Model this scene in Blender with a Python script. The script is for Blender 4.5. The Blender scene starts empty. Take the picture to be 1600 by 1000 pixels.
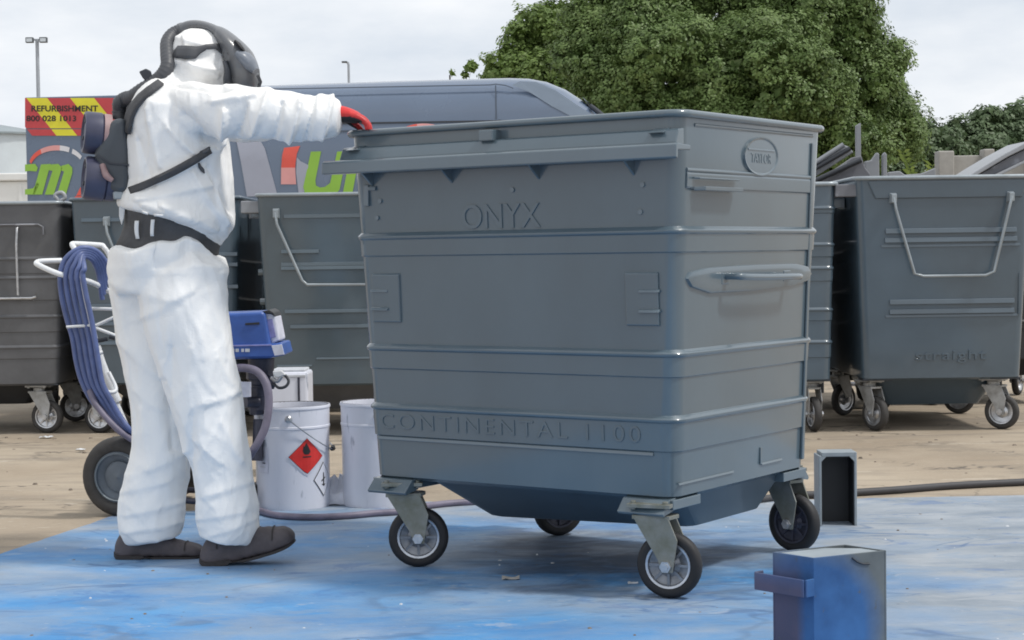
import bpy, bmesh, math, random
import numpy as np
from mathutils import Vector, Matrix, noise
from mathutils.bvhtree import BVHTree

# ------------------------------------------------------------------ camera, sky, sun, exposure
scene = bpy.context.scene
C = scene.collection
random.seed(7)
rng = np.random.default_rng(7)
R = math.radians
FPX, PITCH, ROLL, CAMH = 2760.7, -0.038, -0.014, 1.043

cam_data = bpy.data.cameras.new('camera')
cam = bpy.data.objects.new('camera', cam_data)
C.objects.link(cam)
_F = Vector((0, math.cos(PITCH), math.sin(PITCH)))
_u0 = Vector((0, -math.sin(PITCH), math.cos(PITCH)))
_r0 = Vector((1, 0, 0))
_R = math.cos(ROLL) * _r0 + math.sin(ROLL) * _u0
_U = -math.sin(ROLL) * _r0 + math.cos(ROLL) * _u0
cam.matrix_world = Matrix(((_R.x, _U.x, -_F.x, 0), (_R.y, _U.y, -_F.y, 0), (_R.z, _U.z, -_F.z, CAMH), (0, 0, 0, 1)))
cam_data.sensor_width = 36
cam_data.lens = 36 * FPX / 1600
cam_data.clip_start = 0.05
cam_data.clip_end = 3000
scene.camera = cam

SUN_AZ, SUN_EL = R(108), R(57)          # azimuth measured clockwise from +Y (the way the camera looks)
sun_dir = Vector((math.sin(SUN_AZ) * math.cos(SUN_EL), math.cos(SUN_AZ) * math.cos(SUN_EL), math.sin(SUN_EL)))
world = bpy.data.worlds.new("World")
scene.world = world
world.use_nodes = True
wn, wl = world.node_tree.nodes, world.node_tree.links
wn.clear()
wo = wn.new('ShaderNodeOutputWorld')
wb_ = wn.new('ShaderNodeBackground')
wb_.inputs['Strength'].default_value = 0.1
sky = wn.new('ShaderNodeTexSky')
sky.sky_type = 'NISHITA'
sky.sun_disc = False
sky.sun_elevation = SUN_EL
sky.sun_rotation = SUN_AZ
sky.dust_density = 2.0
tc = wn.new('ShaderNodeTexCoord')
mp = wn.new('ShaderNodeMapping')
mp.inputs['Scale'].default_value = (1.0, 1.0, 3.0)
mp.inputs['Location'].default_value = (0.35, 0.2, 0.55)
n1 = wn.new('ShaderNodeTexNoise')
n1.inputs['Scale'].default_value = 3.2
n1.inputs['Detail'].default_value = 7
n1.inputs['Roughness'].default_value = 0.55
cr = wn.new('ShaderNodeValToRGB')
cr.color_ramp.elements[0].position = 0.30
cr.color_ramp.elements[0].color = (5.9, 6.6, 7.5, 1)
cr.color_ramp.elements[1].position = 0.66
cr.color_ramp.elements[1].color = (10.4, 10.4, 10.4, 1)
n2 = wn.new('ShaderNodeTexNoise')
n2.inputs['Scale'].default_value = 1.7
n2.inputs['Detail'].default_value = 5
cov = wn.new('ShaderNodeMapRange')
cov.inputs['From Min'].default_value = 0.25
cov.inputs['From Max'].default_value = 0.5
cov.inputs['To Min'].default_value = 0.90
cov.inputs['To Max'].default_value = 1.0
mx = wn.new('ShaderNodeMix')
mx.data_type = 'RGBA'
wl.new(tc.outputs['Generated'], mp.inputs['Vector'])
wl.new(mp.outputs['Vector'], n1.inputs['Vector'])
wl.new(mp.outputs['Vector'], n2.inputs['Vector'])
wl.new(n1.outputs['Fac'], cr.inputs['Fac'])
wl.new(n2.outputs['Fac'], cov.inputs['Value'])
wl.new(cov.outputs['Result'], mx.inputs[0])
wl.new(sky.outputs['Color'], mx.inputs[6])
wl.new(cr.outputs['Color'], mx.inputs[7])
wl.new(mx.outputs[2], wb_.inputs['Color'])
wl.new(wb_.outputs['Background'], wo.inputs['Surface'])

sl = bpy.data.lights.new('sun', 'SUN')
sl.energy = 2.2
sl.angle = R(6)
sl.color = (1.0, 0.96, 0.9)
so = bpy.data.objects.new('sun', sl)
so.rotation_euler = sun_dir.to_track_quat('Z', 'Y').to_euler()
C.objects.link(so)
scene.view_settings.view_transform = 'Standard'
scene.view_settings.look = 'None'
scene.view_settings.gamma = 1
scene.view_settings.exposure = 0.12
scene.view_settings.use_curve_mapping = False
scene.cycles.filter_width = 1.8

# ------------------------------------------------------------------ helpers
CAMP = Vector((0, 0, CAMH))
def ray(x, y): return _F + _R * ((x - 800) / FPX) - _U * ((y - 500) / FPX)
def at(x, y, Y):                       # point of the place seen at photo pixel x, y at distance Y
    d = ray(x, y); return CAMP + d * (Y / d.y)
def gp(x, y, z=0.0):                   # point on the level z seen at photo pixel x, y
    d = ray(x, y); return CAMP + d * ((z - CAMH) / d.z)

def tag(o, label=None, cat=None, group=None, kind=None):
    if label: o['label'] = label
    if cat: o['category'] = cat
    if group: o['group'] = group
    if kind: o['kind'] = kind
    return o
RM = {}
def thing(name, label, cat, loc=(0, 0, 0), rz=0, group=None):
    o = bpy.data.objects.new(name, None)
    C.objects.link(o)
    o.empty_display_size = 0.2
    o.location = loc
    o.rotation_euler = (0, 0, rz)
    RM[o.name] = (Matrix.Translation(Vector(loc)) @ Matrix.Rotation(rz, 4, 'Z'))
    return tag(o, label, cat, group)
def wmat(o):
    m = Matrix.Identity(4)
    while o is not None:
        m = RM.get(o.name, Matrix.Identity(4)) @ m
        o = o.parent
    return m
def link_mesh(name, me, m=None, parent=None, world=False, bevel=0.0, smooth=None, seg=2):
    o = bpy.data.objects.new(name, me)
    C.objects.link(o)
    if m is not None:
        me.materials.clear(); me.materials.append(m)
    if parent is not None:
        o.parent = parent
        if world:
            me.transform(wmat(parent).inverted())
    if smooth is not None:
        me.polygons.foreach_set('use_smooth', [True] * len(me.polygons))
        if smooth < 179:
            me.set_sharp_from_angle(angle=R(smooth))
    if bevel:
        b = o.modifiers.new('bevel', 'BEVEL'); b.width = bevel; b.segments = seg; b.limit_method = 'ANGLE'; b.angle_limit = R(35)
        b.harden_normals = False
    return o

class MB:
    def __init__(self): self.v = []; self.f = []
    def add(self, vs, fs, M=None):
        o = len(self.v)
        if M is not None: vs = [M @ Vector(p) for p in vs]
        self.v += [tuple(p) for p in vs]
        self.f += [tuple(i + o for i in q) for q in fs]
        return self
    def box(self, c, s, M=None, rot=None):
        c = Vector(c); hx, hy, hz = s[0] / 2, s[1] / 2, s[2] / 2
        vs = [Vector((x, y, z)) for x in (-hx, hx) for y in (-hy, hy) for z in (-hz, hz)]
        if rot is not None: vs = [rot @ p for p in vs]
        vs = [p + c for p in vs]
        return self.add(vs, [(0, 1, 3, 2), (4, 6, 7, 5), (0, 4, 5, 1), (2, 3, 7, 6), (0, 2, 6, 4), (1, 5, 7, 3)], M)
    def hexa(self, bot, top, M=None):       # two quads, bot and top, same winding
        return self.add(list(bot) + list(top), [(3, 2, 1, 0), (4, 5, 6, 7), (0, 1, 5, 4), (1, 2, 6, 5), (2, 3, 7, 6), (3, 0, 4, 7)], M)
    def prism(self, pts, d, M=None):        # polygon pts (3d) pushed along d
        n = len(pts); d = Vector(d)
        vs = [Vector(p) for p in pts] + [Vector(p) + d for p in pts]
        fs = [tuple(range(n - 1, -1, -1)), tuple(range(n, 2 * n))] + [(i, (i + 1) % n, n + (i + 1) % n, n + i) for i in range(n)]
        return self.add(vs, fs, M)
    def rings(self, rs, cap=(True, True), closed=True, M=None):
        n = len(rs[0]); vs = [p for r in rs for p in r]; fs = []
        for k in range(len(rs) - 1):
            for i in range(n if closed else n - 1):
                j = (i + 1) % n
                fs.append((k * n + i, k * n + j, (k + 1) * n + j, (k + 1) * n + i))
        if cap[0]: fs.append(tuple(range(n - 1, -1, -1)))
        if cap[1]: fs.append(tuple((len(rs) - 1) * n + i for i in range(n)))
        return self.add(vs, fs, M)
    def lathe(self, prof, n=24, M=None, cap=(False, False)):     # prof (r, z) about local z
        return self.rings([[(r * math.cos(2 * math.pi * i / n), r * math.sin(2 * math.pi * i / n), z) for i in range(n)] for r, z in prof], cap, True, M)
    def tube(self, pts, r, n=10, cyc=False, M=None, smooth=0, caps=True):
        pts = [Vector(p) for p in pts]
        rs = r if isinstance(r, (list, tuple)) else [r] * len(pts)
        if smooth: pts, rs = spline(pts, rs, smooth, cyc)
        L = len(pts); rings = []; up = None
        for i, p in enumerate(pts):
            a = pts[(i - 1) % L] if (cyc or i > 0) else p
            b = pts[(i + 1) % L] if (cyc or i < L - 1) else p
            t = (b - a).normalized()
            if up is None:
                up = Vector((0, 0, 1)) if abs(t.z) < 0.9 else Vector((1, 0, 0))
            s = t.cross(up).normalized(); up = s.cross(t).normalized()
            rings.append([p + (s * math.cos(2 * math.pi * k / n) + up * math.sin(2 * math.pi * k / n)) * rs[i] for k in range(n)])
        if cyc:
            rings.append(rings[0]); return self.rings(rings, (False, False), True, M)
        return self.rings(rings, (caps, caps), True, M)
    def sphere(self, c, rad, n=16, M=None):
        rx, ry, rz = rad if isinstance(rad, (tuple, list)) else (rad,) * 3
        rs = []
        for k in range(1, n // 2):
            t = math.pi * k / (n // 2)
            rs.append([(c[0] + rx * math.sin(t) * math.cos(2 * math.pi * i / n), c[1] + ry * math.sin(t) * math.sin(2 * math.pi * i / n), c[2] - rz * math.cos(t)) for i in range(n)])
        return self.rings(rs, (True, True), True, M)
    def mesh(self, name):
        me = bpy.data.meshes.new(name)
        me.from_pydata(self.v, [], self.f)
        me.update()
        return me
    def build(self, name, m=None, parent=None, world=False, bevel=0.0, smooth=None, fix=True, seg=2):
        me = self.mesh(name)
        if fix:
            bm = bmesh.new(); bm.from_mesh(me)
            bmesh.ops.recalc_face_normals(bm, faces=bm.faces)
            bm.to_mesh(me); bm.free()
        return link_mesh(name, me, m, parent, world, bevel, smooth, seg)

def spline(pts, rs, sub, cyc=False):
    out, orr = [], []
    L = len(pts)
    for i in range(L if cyc else L - 1):
        p0 = pts[(i - 1) % L] if (cyc or i > 0) else pts[i] * 2 - pts[i + 1]
        p1, p2 = pts[i], pts[(i + 1) % L]
        p3 = pts[(i + 2) % L] if (cyc or i + 2 < L) else p2 * 2 - p1
        for k in range(sub):
            t = k / sub
            out.append(0.5 * ((2 * p1) + (p2 - p0) * t + (2 * p0 - 5 * p1 + 4 * p2 - p3) * t * t + (3 * p1 - p0 - 3 * p2 + p3) * t ** 3))
            orr.append(rs[i] * (1 - t) + rs[(i + 1) % L] * t)
    if not cyc: out.append(pts[-1]); orr.append(rs[-1])
    return out, orr

def copy_tree(o, parent=None):
    c = o.copy(); C.objects.link(c)
    if parent is not None: c.parent = parent
    RM[c.name] = RM.get(o.name, Matrix.Identity(4))
    for ch in list(o.children): copy_tree(ch, c)
    return c
def put(o, loc, rz):
    o.location = loc; o.rotation_euler = (0, 0, rz)
    RM[o.name] = Matrix.Translation(Vector(loc)) @ Matrix.Rotation(rz, 4, 'Z')
    return o

def text_mesh(s, size, depth=0.0, shear=0.0, bevel=0.0, align='CENTER', spacing=1.0, bold=0.0):
    cu = bpy.data.curves.new('lettering', 'FONT')
    cu.body = s; cu.size = size; cu.extrude = depth; cu.shear = shear; cu.bevel_depth = bevel
    cu.align_x = align; cu.align_y = 'CENTER'; cu.space_character = spacing; cu.offset = bold
    cu.resolution_u = 4
    o = bpy.data.objects.new('lettering', cu); C.objects.link(o)
    dg = bpy.context.evaluated_depsgraph_get()
    me = bpy.data.meshes.new_from_object(o.evaluated_get(dg))
    bpy.data.objects.remove(o); bpy.data.curves.remove(cu)
    return me
def bake(o):                       # evaluated copy of an object's mesh, the source object is removed
    dg = bpy.context.evaluated_depsgraph_get(); dg.update()
    me = bpy.data.meshes.new_from_object(o.evaluated_get(dg))
    bpy.data.objects.remove(o)
    return me

# ------------------------------------------------------------------ materials
def mat(name, col, rough=0.5, metal=0.0, var=0.15, scale=6.0, bump=0.0, bscale=40.0, col2=None, spec=0.5, coat=0.0, coat_ior=1.5, rvar=0.1, stretch=(1, 1, 1), speck=None, trans=0.0, coord='Object'):
    m = bpy.data.materials.new(name); m.use_nodes = True
    N, L = m.node_tree.nodes, m.node_tree.links
    b = N['Principled BSDF']
    b.inputs['Metallic'].default_value = metal
    b.inputs['Specular IOR Level'].default_value = spec
    b.inputs['Coat Weight'].default_value = coat
    b.inputs['Coat Roughness'].default_value = 0.10
    b.inputs['Coat IOR'].default_value = coat_ior
    t = N.new('ShaderNodeTexCoord'); mpn = N.new('ShaderNodeMapping'); mpn.inputs['Scale'].default_value = stretch
    L.new(t.outputs[coord], mpn.inputs['Vector'])
    n = N.new('ShaderNodeTexNoise'); n.inputs['Scale'].default_value = scale; n.inputs['Detail'].default_value = 6; n.inputs['Roughness'].default_value = 0.6
    L.new(mpn.outputs['Vector'], n.inputs['Vector'])
    r = N.new('ShaderNodeValToRGB')
    c2 = col2 or tuple(c * (1 - var) for c in col)
    c1 = tuple(min(1, c * (1 + var)) for c in col) if col2 is None else col
    r.color_ramp.elements[0].position = 0.34; r.color_ramp.elements[0].color = (*c2, 1)
    r.color_ramp.elements[1].position = 0.66; r.color_ramp.elements[1].color = (*c1, 1)
    L.new(n.outputs['Fac'], r.inputs['Fac'])
    out = r.outputs['Color']
    if speck:                       # (colour, scale, threshold)
        sn = N.new('ShaderNodeTexNoise'); sn.inputs['Scale'].default_value = speck[1]; sn.inputs['Detail'].default_value = 4
        L.new(mpn.outputs['Vector'], sn.inputs['Vector'])
        sr = N.new('ShaderNodeMapRange'); sr.inputs['From Min'].default_value = speck[2]; sr.inputs['From Max'].default_value = speck[2] + 0.06
        L.new(sn.outputs['Fac'], sr.inputs['Value'])
        mxn = N.new('ShaderNodeMix'); mxn.data_type = 'RGBA'; mxn.inputs[7].default_value = (*speck[0], 1)
        L.new(sr.outputs['Result'], mxn.inputs[0]); L.new(out, mxn.inputs[6]); out = mxn.outputs[2]
    L.new(out, b.inputs['Base Color'])
    rr = N.new('ShaderNodeMapRange'); rr.inputs['To Min'].default_value = max(0.02, rough - rvar); rr.inputs['To Max'].default_value = min(1, rough + rvar)
    L.new(n.outputs['Fac'], rr.inputs['Value']); L.new(rr.outputs['Result'], b.inputs['Roughness'])
    if bump:
        bn = N.new('ShaderNodeTexNoise'); bn.inputs['Scale'].default_value = bscale; bn.inputs['Detail'].default_value = 5
        L.new(mpn.outputs['Vector'], bn.inputs['Vector'])
        bp = N.new('ShaderNodeBump'); bp.inputs['Strength'].default_value = bump; bp.inputs['Distance'].default_value = 0.01
        L.new(bn.outputs['Fac'], bp.inputs['Height']); L.new(bp.outputs['Normal'], b.inputs['Normal'])
    if trans:
        b.inputs['Transmission Weight'].default_value = trans
    return m

M = {}
M['bin_paint'] = mat('fresh_grey_bin_paint', (0.080, 0.116, 0.142), 0.38, var=0.07, scale=3, bump=0.07, bscale=4.5, stretch=(1, 1, .6), rvar=0.06, coat=1.0, coat_ior=1.52)
M['pan_paint'] = mat('blue_tinted_pan_paint', (0.070, 0.098, 0.122), 0.42, var=0.10, scale=5, bump=0.03, bscale=10, coat=0.2)
M['bin_grey'] = mat('background_bin_paint', (0.066, 0.096, 0.119), 0.40, var=0.08, scale=4, bump=0.04, bscale=10, coat=.8, coat_ior=1.55)
M['bin_dark'] = mat('weathered_dark_bin_paint', (0.100, 0.103, 0.111), 0.45, var=0.16, scale=5, bump=0.06, bscale=12, speck=((0.10, 0.10, 0.10), 26, 0.66))
M['bin_slate'] = mat('slate_bin_paint', (0.062, 0.094, 0.125), 0.40, var=0.08, scale=4, bump=0.04, bscale=10, coat=.8, coat_ior=1.55)
M['bin_black'] = mat('old_black_bin_paint', (0.022, 0.024, 0.028), 0.5, var=0.2, scale=6)
M['inside'] = mat('bin_interior', (0.05, 0.055, 0.06), 0.6, var=0.25, scale=5)
M['rubber'] = mat('black_rubber', (0.012, 0.012, 0.014), 0.62, var=0.2, scale=20, bump=0.1, bscale=60)
M['rubber_worn'] = mat('worn_grey_rubber', (0.045, 0.043, 0.042), 0.75, var=0.3, scale=14, bump=0.15, bscale=60)
M['galv'] = mat('galvanised_steel', (0.52, 0.53, 0.55), 0.34, 0.85, var=0.2, scale=25, rvar=0.14)
M['rim_steel'] = mat('bright_rim_steel', (0.48, 0.50, 0.54), 0.3, 0.75, var=0.15, scale=30)
M['disc_steel'] = mat('dull_wheel_disc_steel', (0.22, 0.23, 0.25), 0.38, 0.6, var=0.25, scale=30)
M['fork_dull'] = mat('dull_fork_steel', (0.25, 0.26, 0.25), 0.5, 0.35, col2=(0.16, 0.165, 0.13), scale=16, bump=0.1, bscale=40, rvar=0.15)
M['fork_light'] = mat('zinc_fork_steel', (0.45, 0.46, 0.47), 0.45, 0.35, col2=(0.26, 0.26, 0.25), scale=16)
M['handle_grey'] = mat('pale_grey_handle', (0.30, 0.34, 0.37), 0.35, 0.25, var=0.1, scale=10)
def suit_material():
    m = bpy.data.materials.new('white_coverall_fabric'); m.use_nodes = True
    N, L = m.node_tree.nodes, m.node_tree.links; b = N['Principled BSDF']
    b.inputs['Base Color'].default_value = (0.87, 0.868, 0.858, 1); b.inputs['Roughness'].default_value = 0.6; b.inputs['Specular IOR Level'].default_value = 0.3
    t = N.new('ShaderNodeTexCoord'); prev = None
    for sc, st, dist, loc, strz in ((4.2, .55, .014, 0, .38), (10, .42, .005, 3, .45), (70, .22, .0012, 7, 1)):
        mp_ = N.new('ShaderNodeMapping'); mp_.inputs['Scale'].default_value = (1, 1, strz); mp_.inputs['Location'].default_value = (loc, loc, loc); mp_.inputs['Rotation'].default_value = (0, .35 if loc == 0 else -.5, 0)
        L.new(t.outputs['Object'], mp_.inputs['Vector'])
        n = N.new('ShaderNodeTexNoise'); n.inputs['Scale'].default_value = sc; n.inputs['Detail'].default_value = 2.5 if sc < 50 else 4; n.inputs['Roughness'].default_value = .5; n.inputs['Distortion'].default_value = .6
        L.new(mp_.outputs['Vector'], n.inputs['Vector'])
        s = N.new('ShaderNodeMath'); s.operation = 'SUBTRACT'; s.inputs[1].default_value = .5; L.new(n.outputs['Fac'], s.inputs[0])
        ab = N.new('ShaderNodeMath'); ab.operation = 'ABSOLUTE'; L.new(s.outputs[0], ab.inputs[0])
        bp = N.new('ShaderNodeBump'); bp.inputs['Strength'].default_value = st; bp.inputs['Distance'].default_value = dist * 6; bp.invert = True
        L.new(ab.outputs[0], bp.inputs['Height'])
        if prev: L.new(prev, bp.inputs['Normal'])
        prev = bp.outputs['Normal']
    L.new(prev, b.inputs['Normal'])
    return m
M['suit'] = suit_material()
M['dark_rubber'] = mat('dark_grey_plastic', (0.068, 0.071, 0.079), 0.48, var=0.12, scale=10, bump=0.05, bscale=60)
M['visor'] = mat('smoked_grey_visor', (0.12, 0.125, 0.135), 0.38, var=0.12, scale=8, coat=0.3)
M['visor_light'] = mat('grey_visor_panel', (0.17, 0.19, 0.225), 0.35, var=0.1, scale=8)
M['belt'] = mat('charcoal_webbing', (0.068, 0.069, 0.074), 0.75, var=0.2, scale=18, bump=0.25, bscale=120)
M['pack'] = mat('slate_pack_plastic', (0.056, 0.066, 0.078), 0.42, var=0.12, scale=9)
M['filter'] = mat('filter_casing', (0.055, 0.058, 0.10), 0.4, var=0.2, scale=9)
M['filter_ring'] = mat('pinkish_filter_ring', (0.33, 0.22, 0.22), 0.5, var=0.15, scale=12)
M['red_glove'] = mat('red_glove_rubber', (0.55, 0.025, 0.025), 0.45, var=0.2, scale=20, bump=0.12, bscale=70)
M['black_glove'] = mat('black_glove_palm', (0.02, 0.018, 0.018), 0.6, var=0.2, scale=20)
M['boot'] = mat('dusty_brown_boot_leather', (0.100, 0.086, 0.092), 0.7, col2=(0.055, 0.047, 0.051), scale=14, bump=0.25, bscale=50)
M['sole'] = mat('dark_boot_sole', (0.03, 0.026, 0.026), 0.75, var=0.25, scale=18, bump=0.2, bscale=60)
M['white_clip'] = mat('white_plastic', (0.7, 0.71, 0.72), 0.5, var=0.08, scale=12)
M['hose_blue'] = mat('blue_rubber_hose', (0.095, 0.130, 0.285), 0.45, var=0.2, scale=14)
M['hose_purple'] = mat('mauve_grey_hose', (0.16, 0.145, 0.2), 0.5, var=0.2, scale=14)
M['white_tube'] = mat('white_painted_tube', (0.72, 0.74, 0.76), 0.35, var=0.1, scale=14, speck=((0.3, 0.3, 0.33), 30, 0.66))
M['motor_blue'] = mat('blue_motor_casing', (0.035, 0.10, 0.36), 0.35, var=0.15, scale=9, coat=0.2)
M['pump_dark'] = mat('dark_pump_metal', (0.05, 0.052, 0.075), 0.45, 0.3, var=0.3, scale=20)
M['wheel_grey'] = mat('grey_wheel_hub', (0.12, 0.145, 0.175), 0.5, var=0.15, scale=14)
M['label_white'] = mat('pale_label_film', (0.62, 0.63, 0.72), 0.5, var=0.1, scale=30)
M['label_lilac'] = mat('lilac_print', (0.25, 0.25, 0.5), 0.5, var=0.2, scale=40)
M['pail'] = mat('white_pail_enamel', (0.68, 0.70, 0.78), 0.3, var=0.05, scale=7, bump=0.04, bscale=12, speck=((0.34, 0.37, 0.44), 17, 0.655), stretch=(1, 1, .28))
M['pail_in'] = mat('paint_smeared_pail_lip', (0.16, 0.15, 0.16), 0.5, col2=(0.06, 0.06, 0.07), scale=14)
M['red_print'] = mat('red_label_print', (0.62, 0.03, 0.025), 0.45, var=0.12, scale=20)
M['black_print'] = mat('black_print', (0.02, 0.02, 0.022), 0.5, var=0.2, scale=30)
M['grey_print'] = mat('pale_grey_print', (0.5, 0.52, 0.56), 0.5, var=0.1, scale=30)
M['plastic_sheet'] = mat('crumpled_white_plastic', (0.72, 0.74, 0.82), 0.35, var=0.1, scale=14)
M['van_paint'] = mat('dark_blue_van_paint', (0.118, 0.160, 0.235), 0.26, var=0.04, scale=2, coat=0.5)
M['van_roof'] = mat('faded_van_roof_paint', (0.20, 0.25, 0.32), 0.4, var=0.06, scale=2)
M['trim_dark'] = mat('dark_van_trim', (0.03, 0.035, 0.045), 0.5, var=0.1, scale=4)
M['trim_blue'] = mat('blue_van_moulding', (0.065, 0.085, 0.12), 0.4, var=0.08, scale=4)
M['glass'] = mat('tinted_windscreen_glass', (0.03, 0.04, 0.05), 0.06, var=0.1, scale=2, spec=0.8)
M['livery_grey'] = mat('grey_livery_film', (0.36, 0.38, 0.46), 0.4, var=0.05, scale=3)
M['livery_green'] = mat('green_livery_film', (0.27, 0.50, 0.06), 0.42, var=0.05, scale=5)
M['livery_red'] = mat('red_livery_film', (0.72, 0.10, 0.07), 0.42, var=0.06, scale=5)
M['livery_pink'] = mat('pale_red_livery_film', (0.72, 0.34, 0.33), 0.42, var=0.06, scale=5)
M['livery_white'] = mat('white_livery_film', (0.68, 0.68, 0.72), 0.42, var=0.05, scale=5)
M['chev_red'] = mat('red_reflective_film', (0.52, 0.055, 0.065), 0.42, var=0.08, scale=6)
M['chev_yellow'] = mat('yellow_reflective_film', (0.72, 0.66, 0.035), 0.42, var=0.08, scale=6)
M['box_steel'] = mat('grey_primer_steel', (0.27, 0.31, 0.34), 0.5, var=0.14, scale=8, bump=0.06, bscale=20)
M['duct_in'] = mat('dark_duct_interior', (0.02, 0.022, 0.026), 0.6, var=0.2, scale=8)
M['pole'] = mat('galvanised_lamp_pole', (0.34, 0.37, 0.41), 0.5, 0.2, var=0.1, scale=3)
M['lamp_dark'] = mat('dark_lamp_housing', (0.09, 0.10, 0.11), 0.5, var=0.1, scale=8)
M['lamp_glass'] = mat('pale_lamp_glass', (0.55, 0.6, 0.65), 0.2, var=0.08, scale=8)
M['tank'] = mat('pale_tank_steel', (0.58, 0.64, 0.68), 0.4, 0.1, var=0.07, scale=1.5)
M['tank_roof'] = mat('grey_tank_roof', (0.24, 0.28, 0.30), 0.55, var=0.1, scale=2)
M['cabin_white'] = mat('white_cabin_cladding', (0.72, 0.73, 0.72), 0.55, var=0.05, scale=2)
M['conc_panel'] = mat('beige_concrete_panel', (0.33, 0.32, 0.30), 0.85, var=0.18, scale=3, bump=0.2, bscale=20)
M['scrap'] = mat('grey_scrap_panel', (0.15, 0.155, 0.175), 0.55, var=0.15, scale=3, speck=((0.26, 0.27, 0.3), 7, 0.6))
M['scrap_pale'] = mat('pale_grey_scrap_panel', (0.24, 0.255, 0.28), 0.55, var=0.15, scale=3)
M['lid_light'] = mat('silver_grey_lid', (0.30, 0.315, 0.34), 0.4, var=0.1, scale=3)
M['bark'] = mat('tree_bark', (0.07, 0.055, 0.042), 0.9, var=0.3, scale=3, bump=0.5, bscale=12, stretch=(1, 1, 0.25))
M['cable'] = mat('black_cable_rubber', (0.045, 0.045, 0.05), 0.6, var=0.2, scale=10)
M['flake'] = mat('white_paint_flake', (0.6, 0.62, 0.64), 0.6, var=0.2, scale=30)
M['flake_grey'] = mat('brown_grit', (0.17, 0.14, 0.11), 0.8, var=0.3, scale=30)

# ------------------------------------------------------------------ ground
def nodes_of(m): return m.node_tree.nodes, m.node_tree.links
def add_noise(N, L, vec, scale, detail=5, rough=0.6, dist=0.0):
    n = N.new('ShaderNodeTexNoise'); n.inputs['Scale'].default_value = scale; n.inputs['Detail'].default_value = detail
    n.inputs['Roughness'].default_value = rough; n.inputs['Distortion'].default_value = dist
    L.new(vec, n.inputs['Vector']); return n.outputs['Fac']
def add_range(N, L, v, a, b, c=0.0, d=1.0):
    r = N.new('ShaderNodeMapRange'); r.inputs['From Min'].default_value = a; r.inputs['From Max'].default_value = b
    r.inputs['To Min'].default_value = c; r.inputs['To Max'].default_value = d
    L.new(v, r.inputs['Value']); return r.outputs['Result']
def add_mix(N, L, fac, a, b):
    m = N.new('ShaderNodeMix'); m.data_type = 'RGBA'
    if isinstance(fac, float): m.inputs[0].default_value = fac
    else: L.new(fac, m.inputs[0])
    for s, i in ((a, 6), (b, 7)):
        if isinstance(s, tuple): m.inputs[i].default_value = (*s, 1)
        else: L.new(s, m.inputs[i])
    return m.outputs[2]
def add_math(N, L, op, a, b):
    m = N.new('ShaderNodeMath'); m.operation = op; m.use_clamp = True
    for s, i in ((a, 0), (b, 1)):
        if isinstance(s, (int, float)): m.inputs[i].default_value = s
        else: L.new(s, m.inputs[i])
    return m.outputs[0]
def add_map(N, L, vec, scale=(1, 1, 1), loc=(0, 0, 0), rot=0.0):
    p = N.new('ShaderNodeMapping'); p.inputs['Scale'].default_value = scale; p.inputs['Location'].default_value = loc
    p.inputs['Rotation'].default_value = (0, 0, rot); L.new(vec, p.inputs['Vector']); return p.outputs['Vector']

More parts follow.
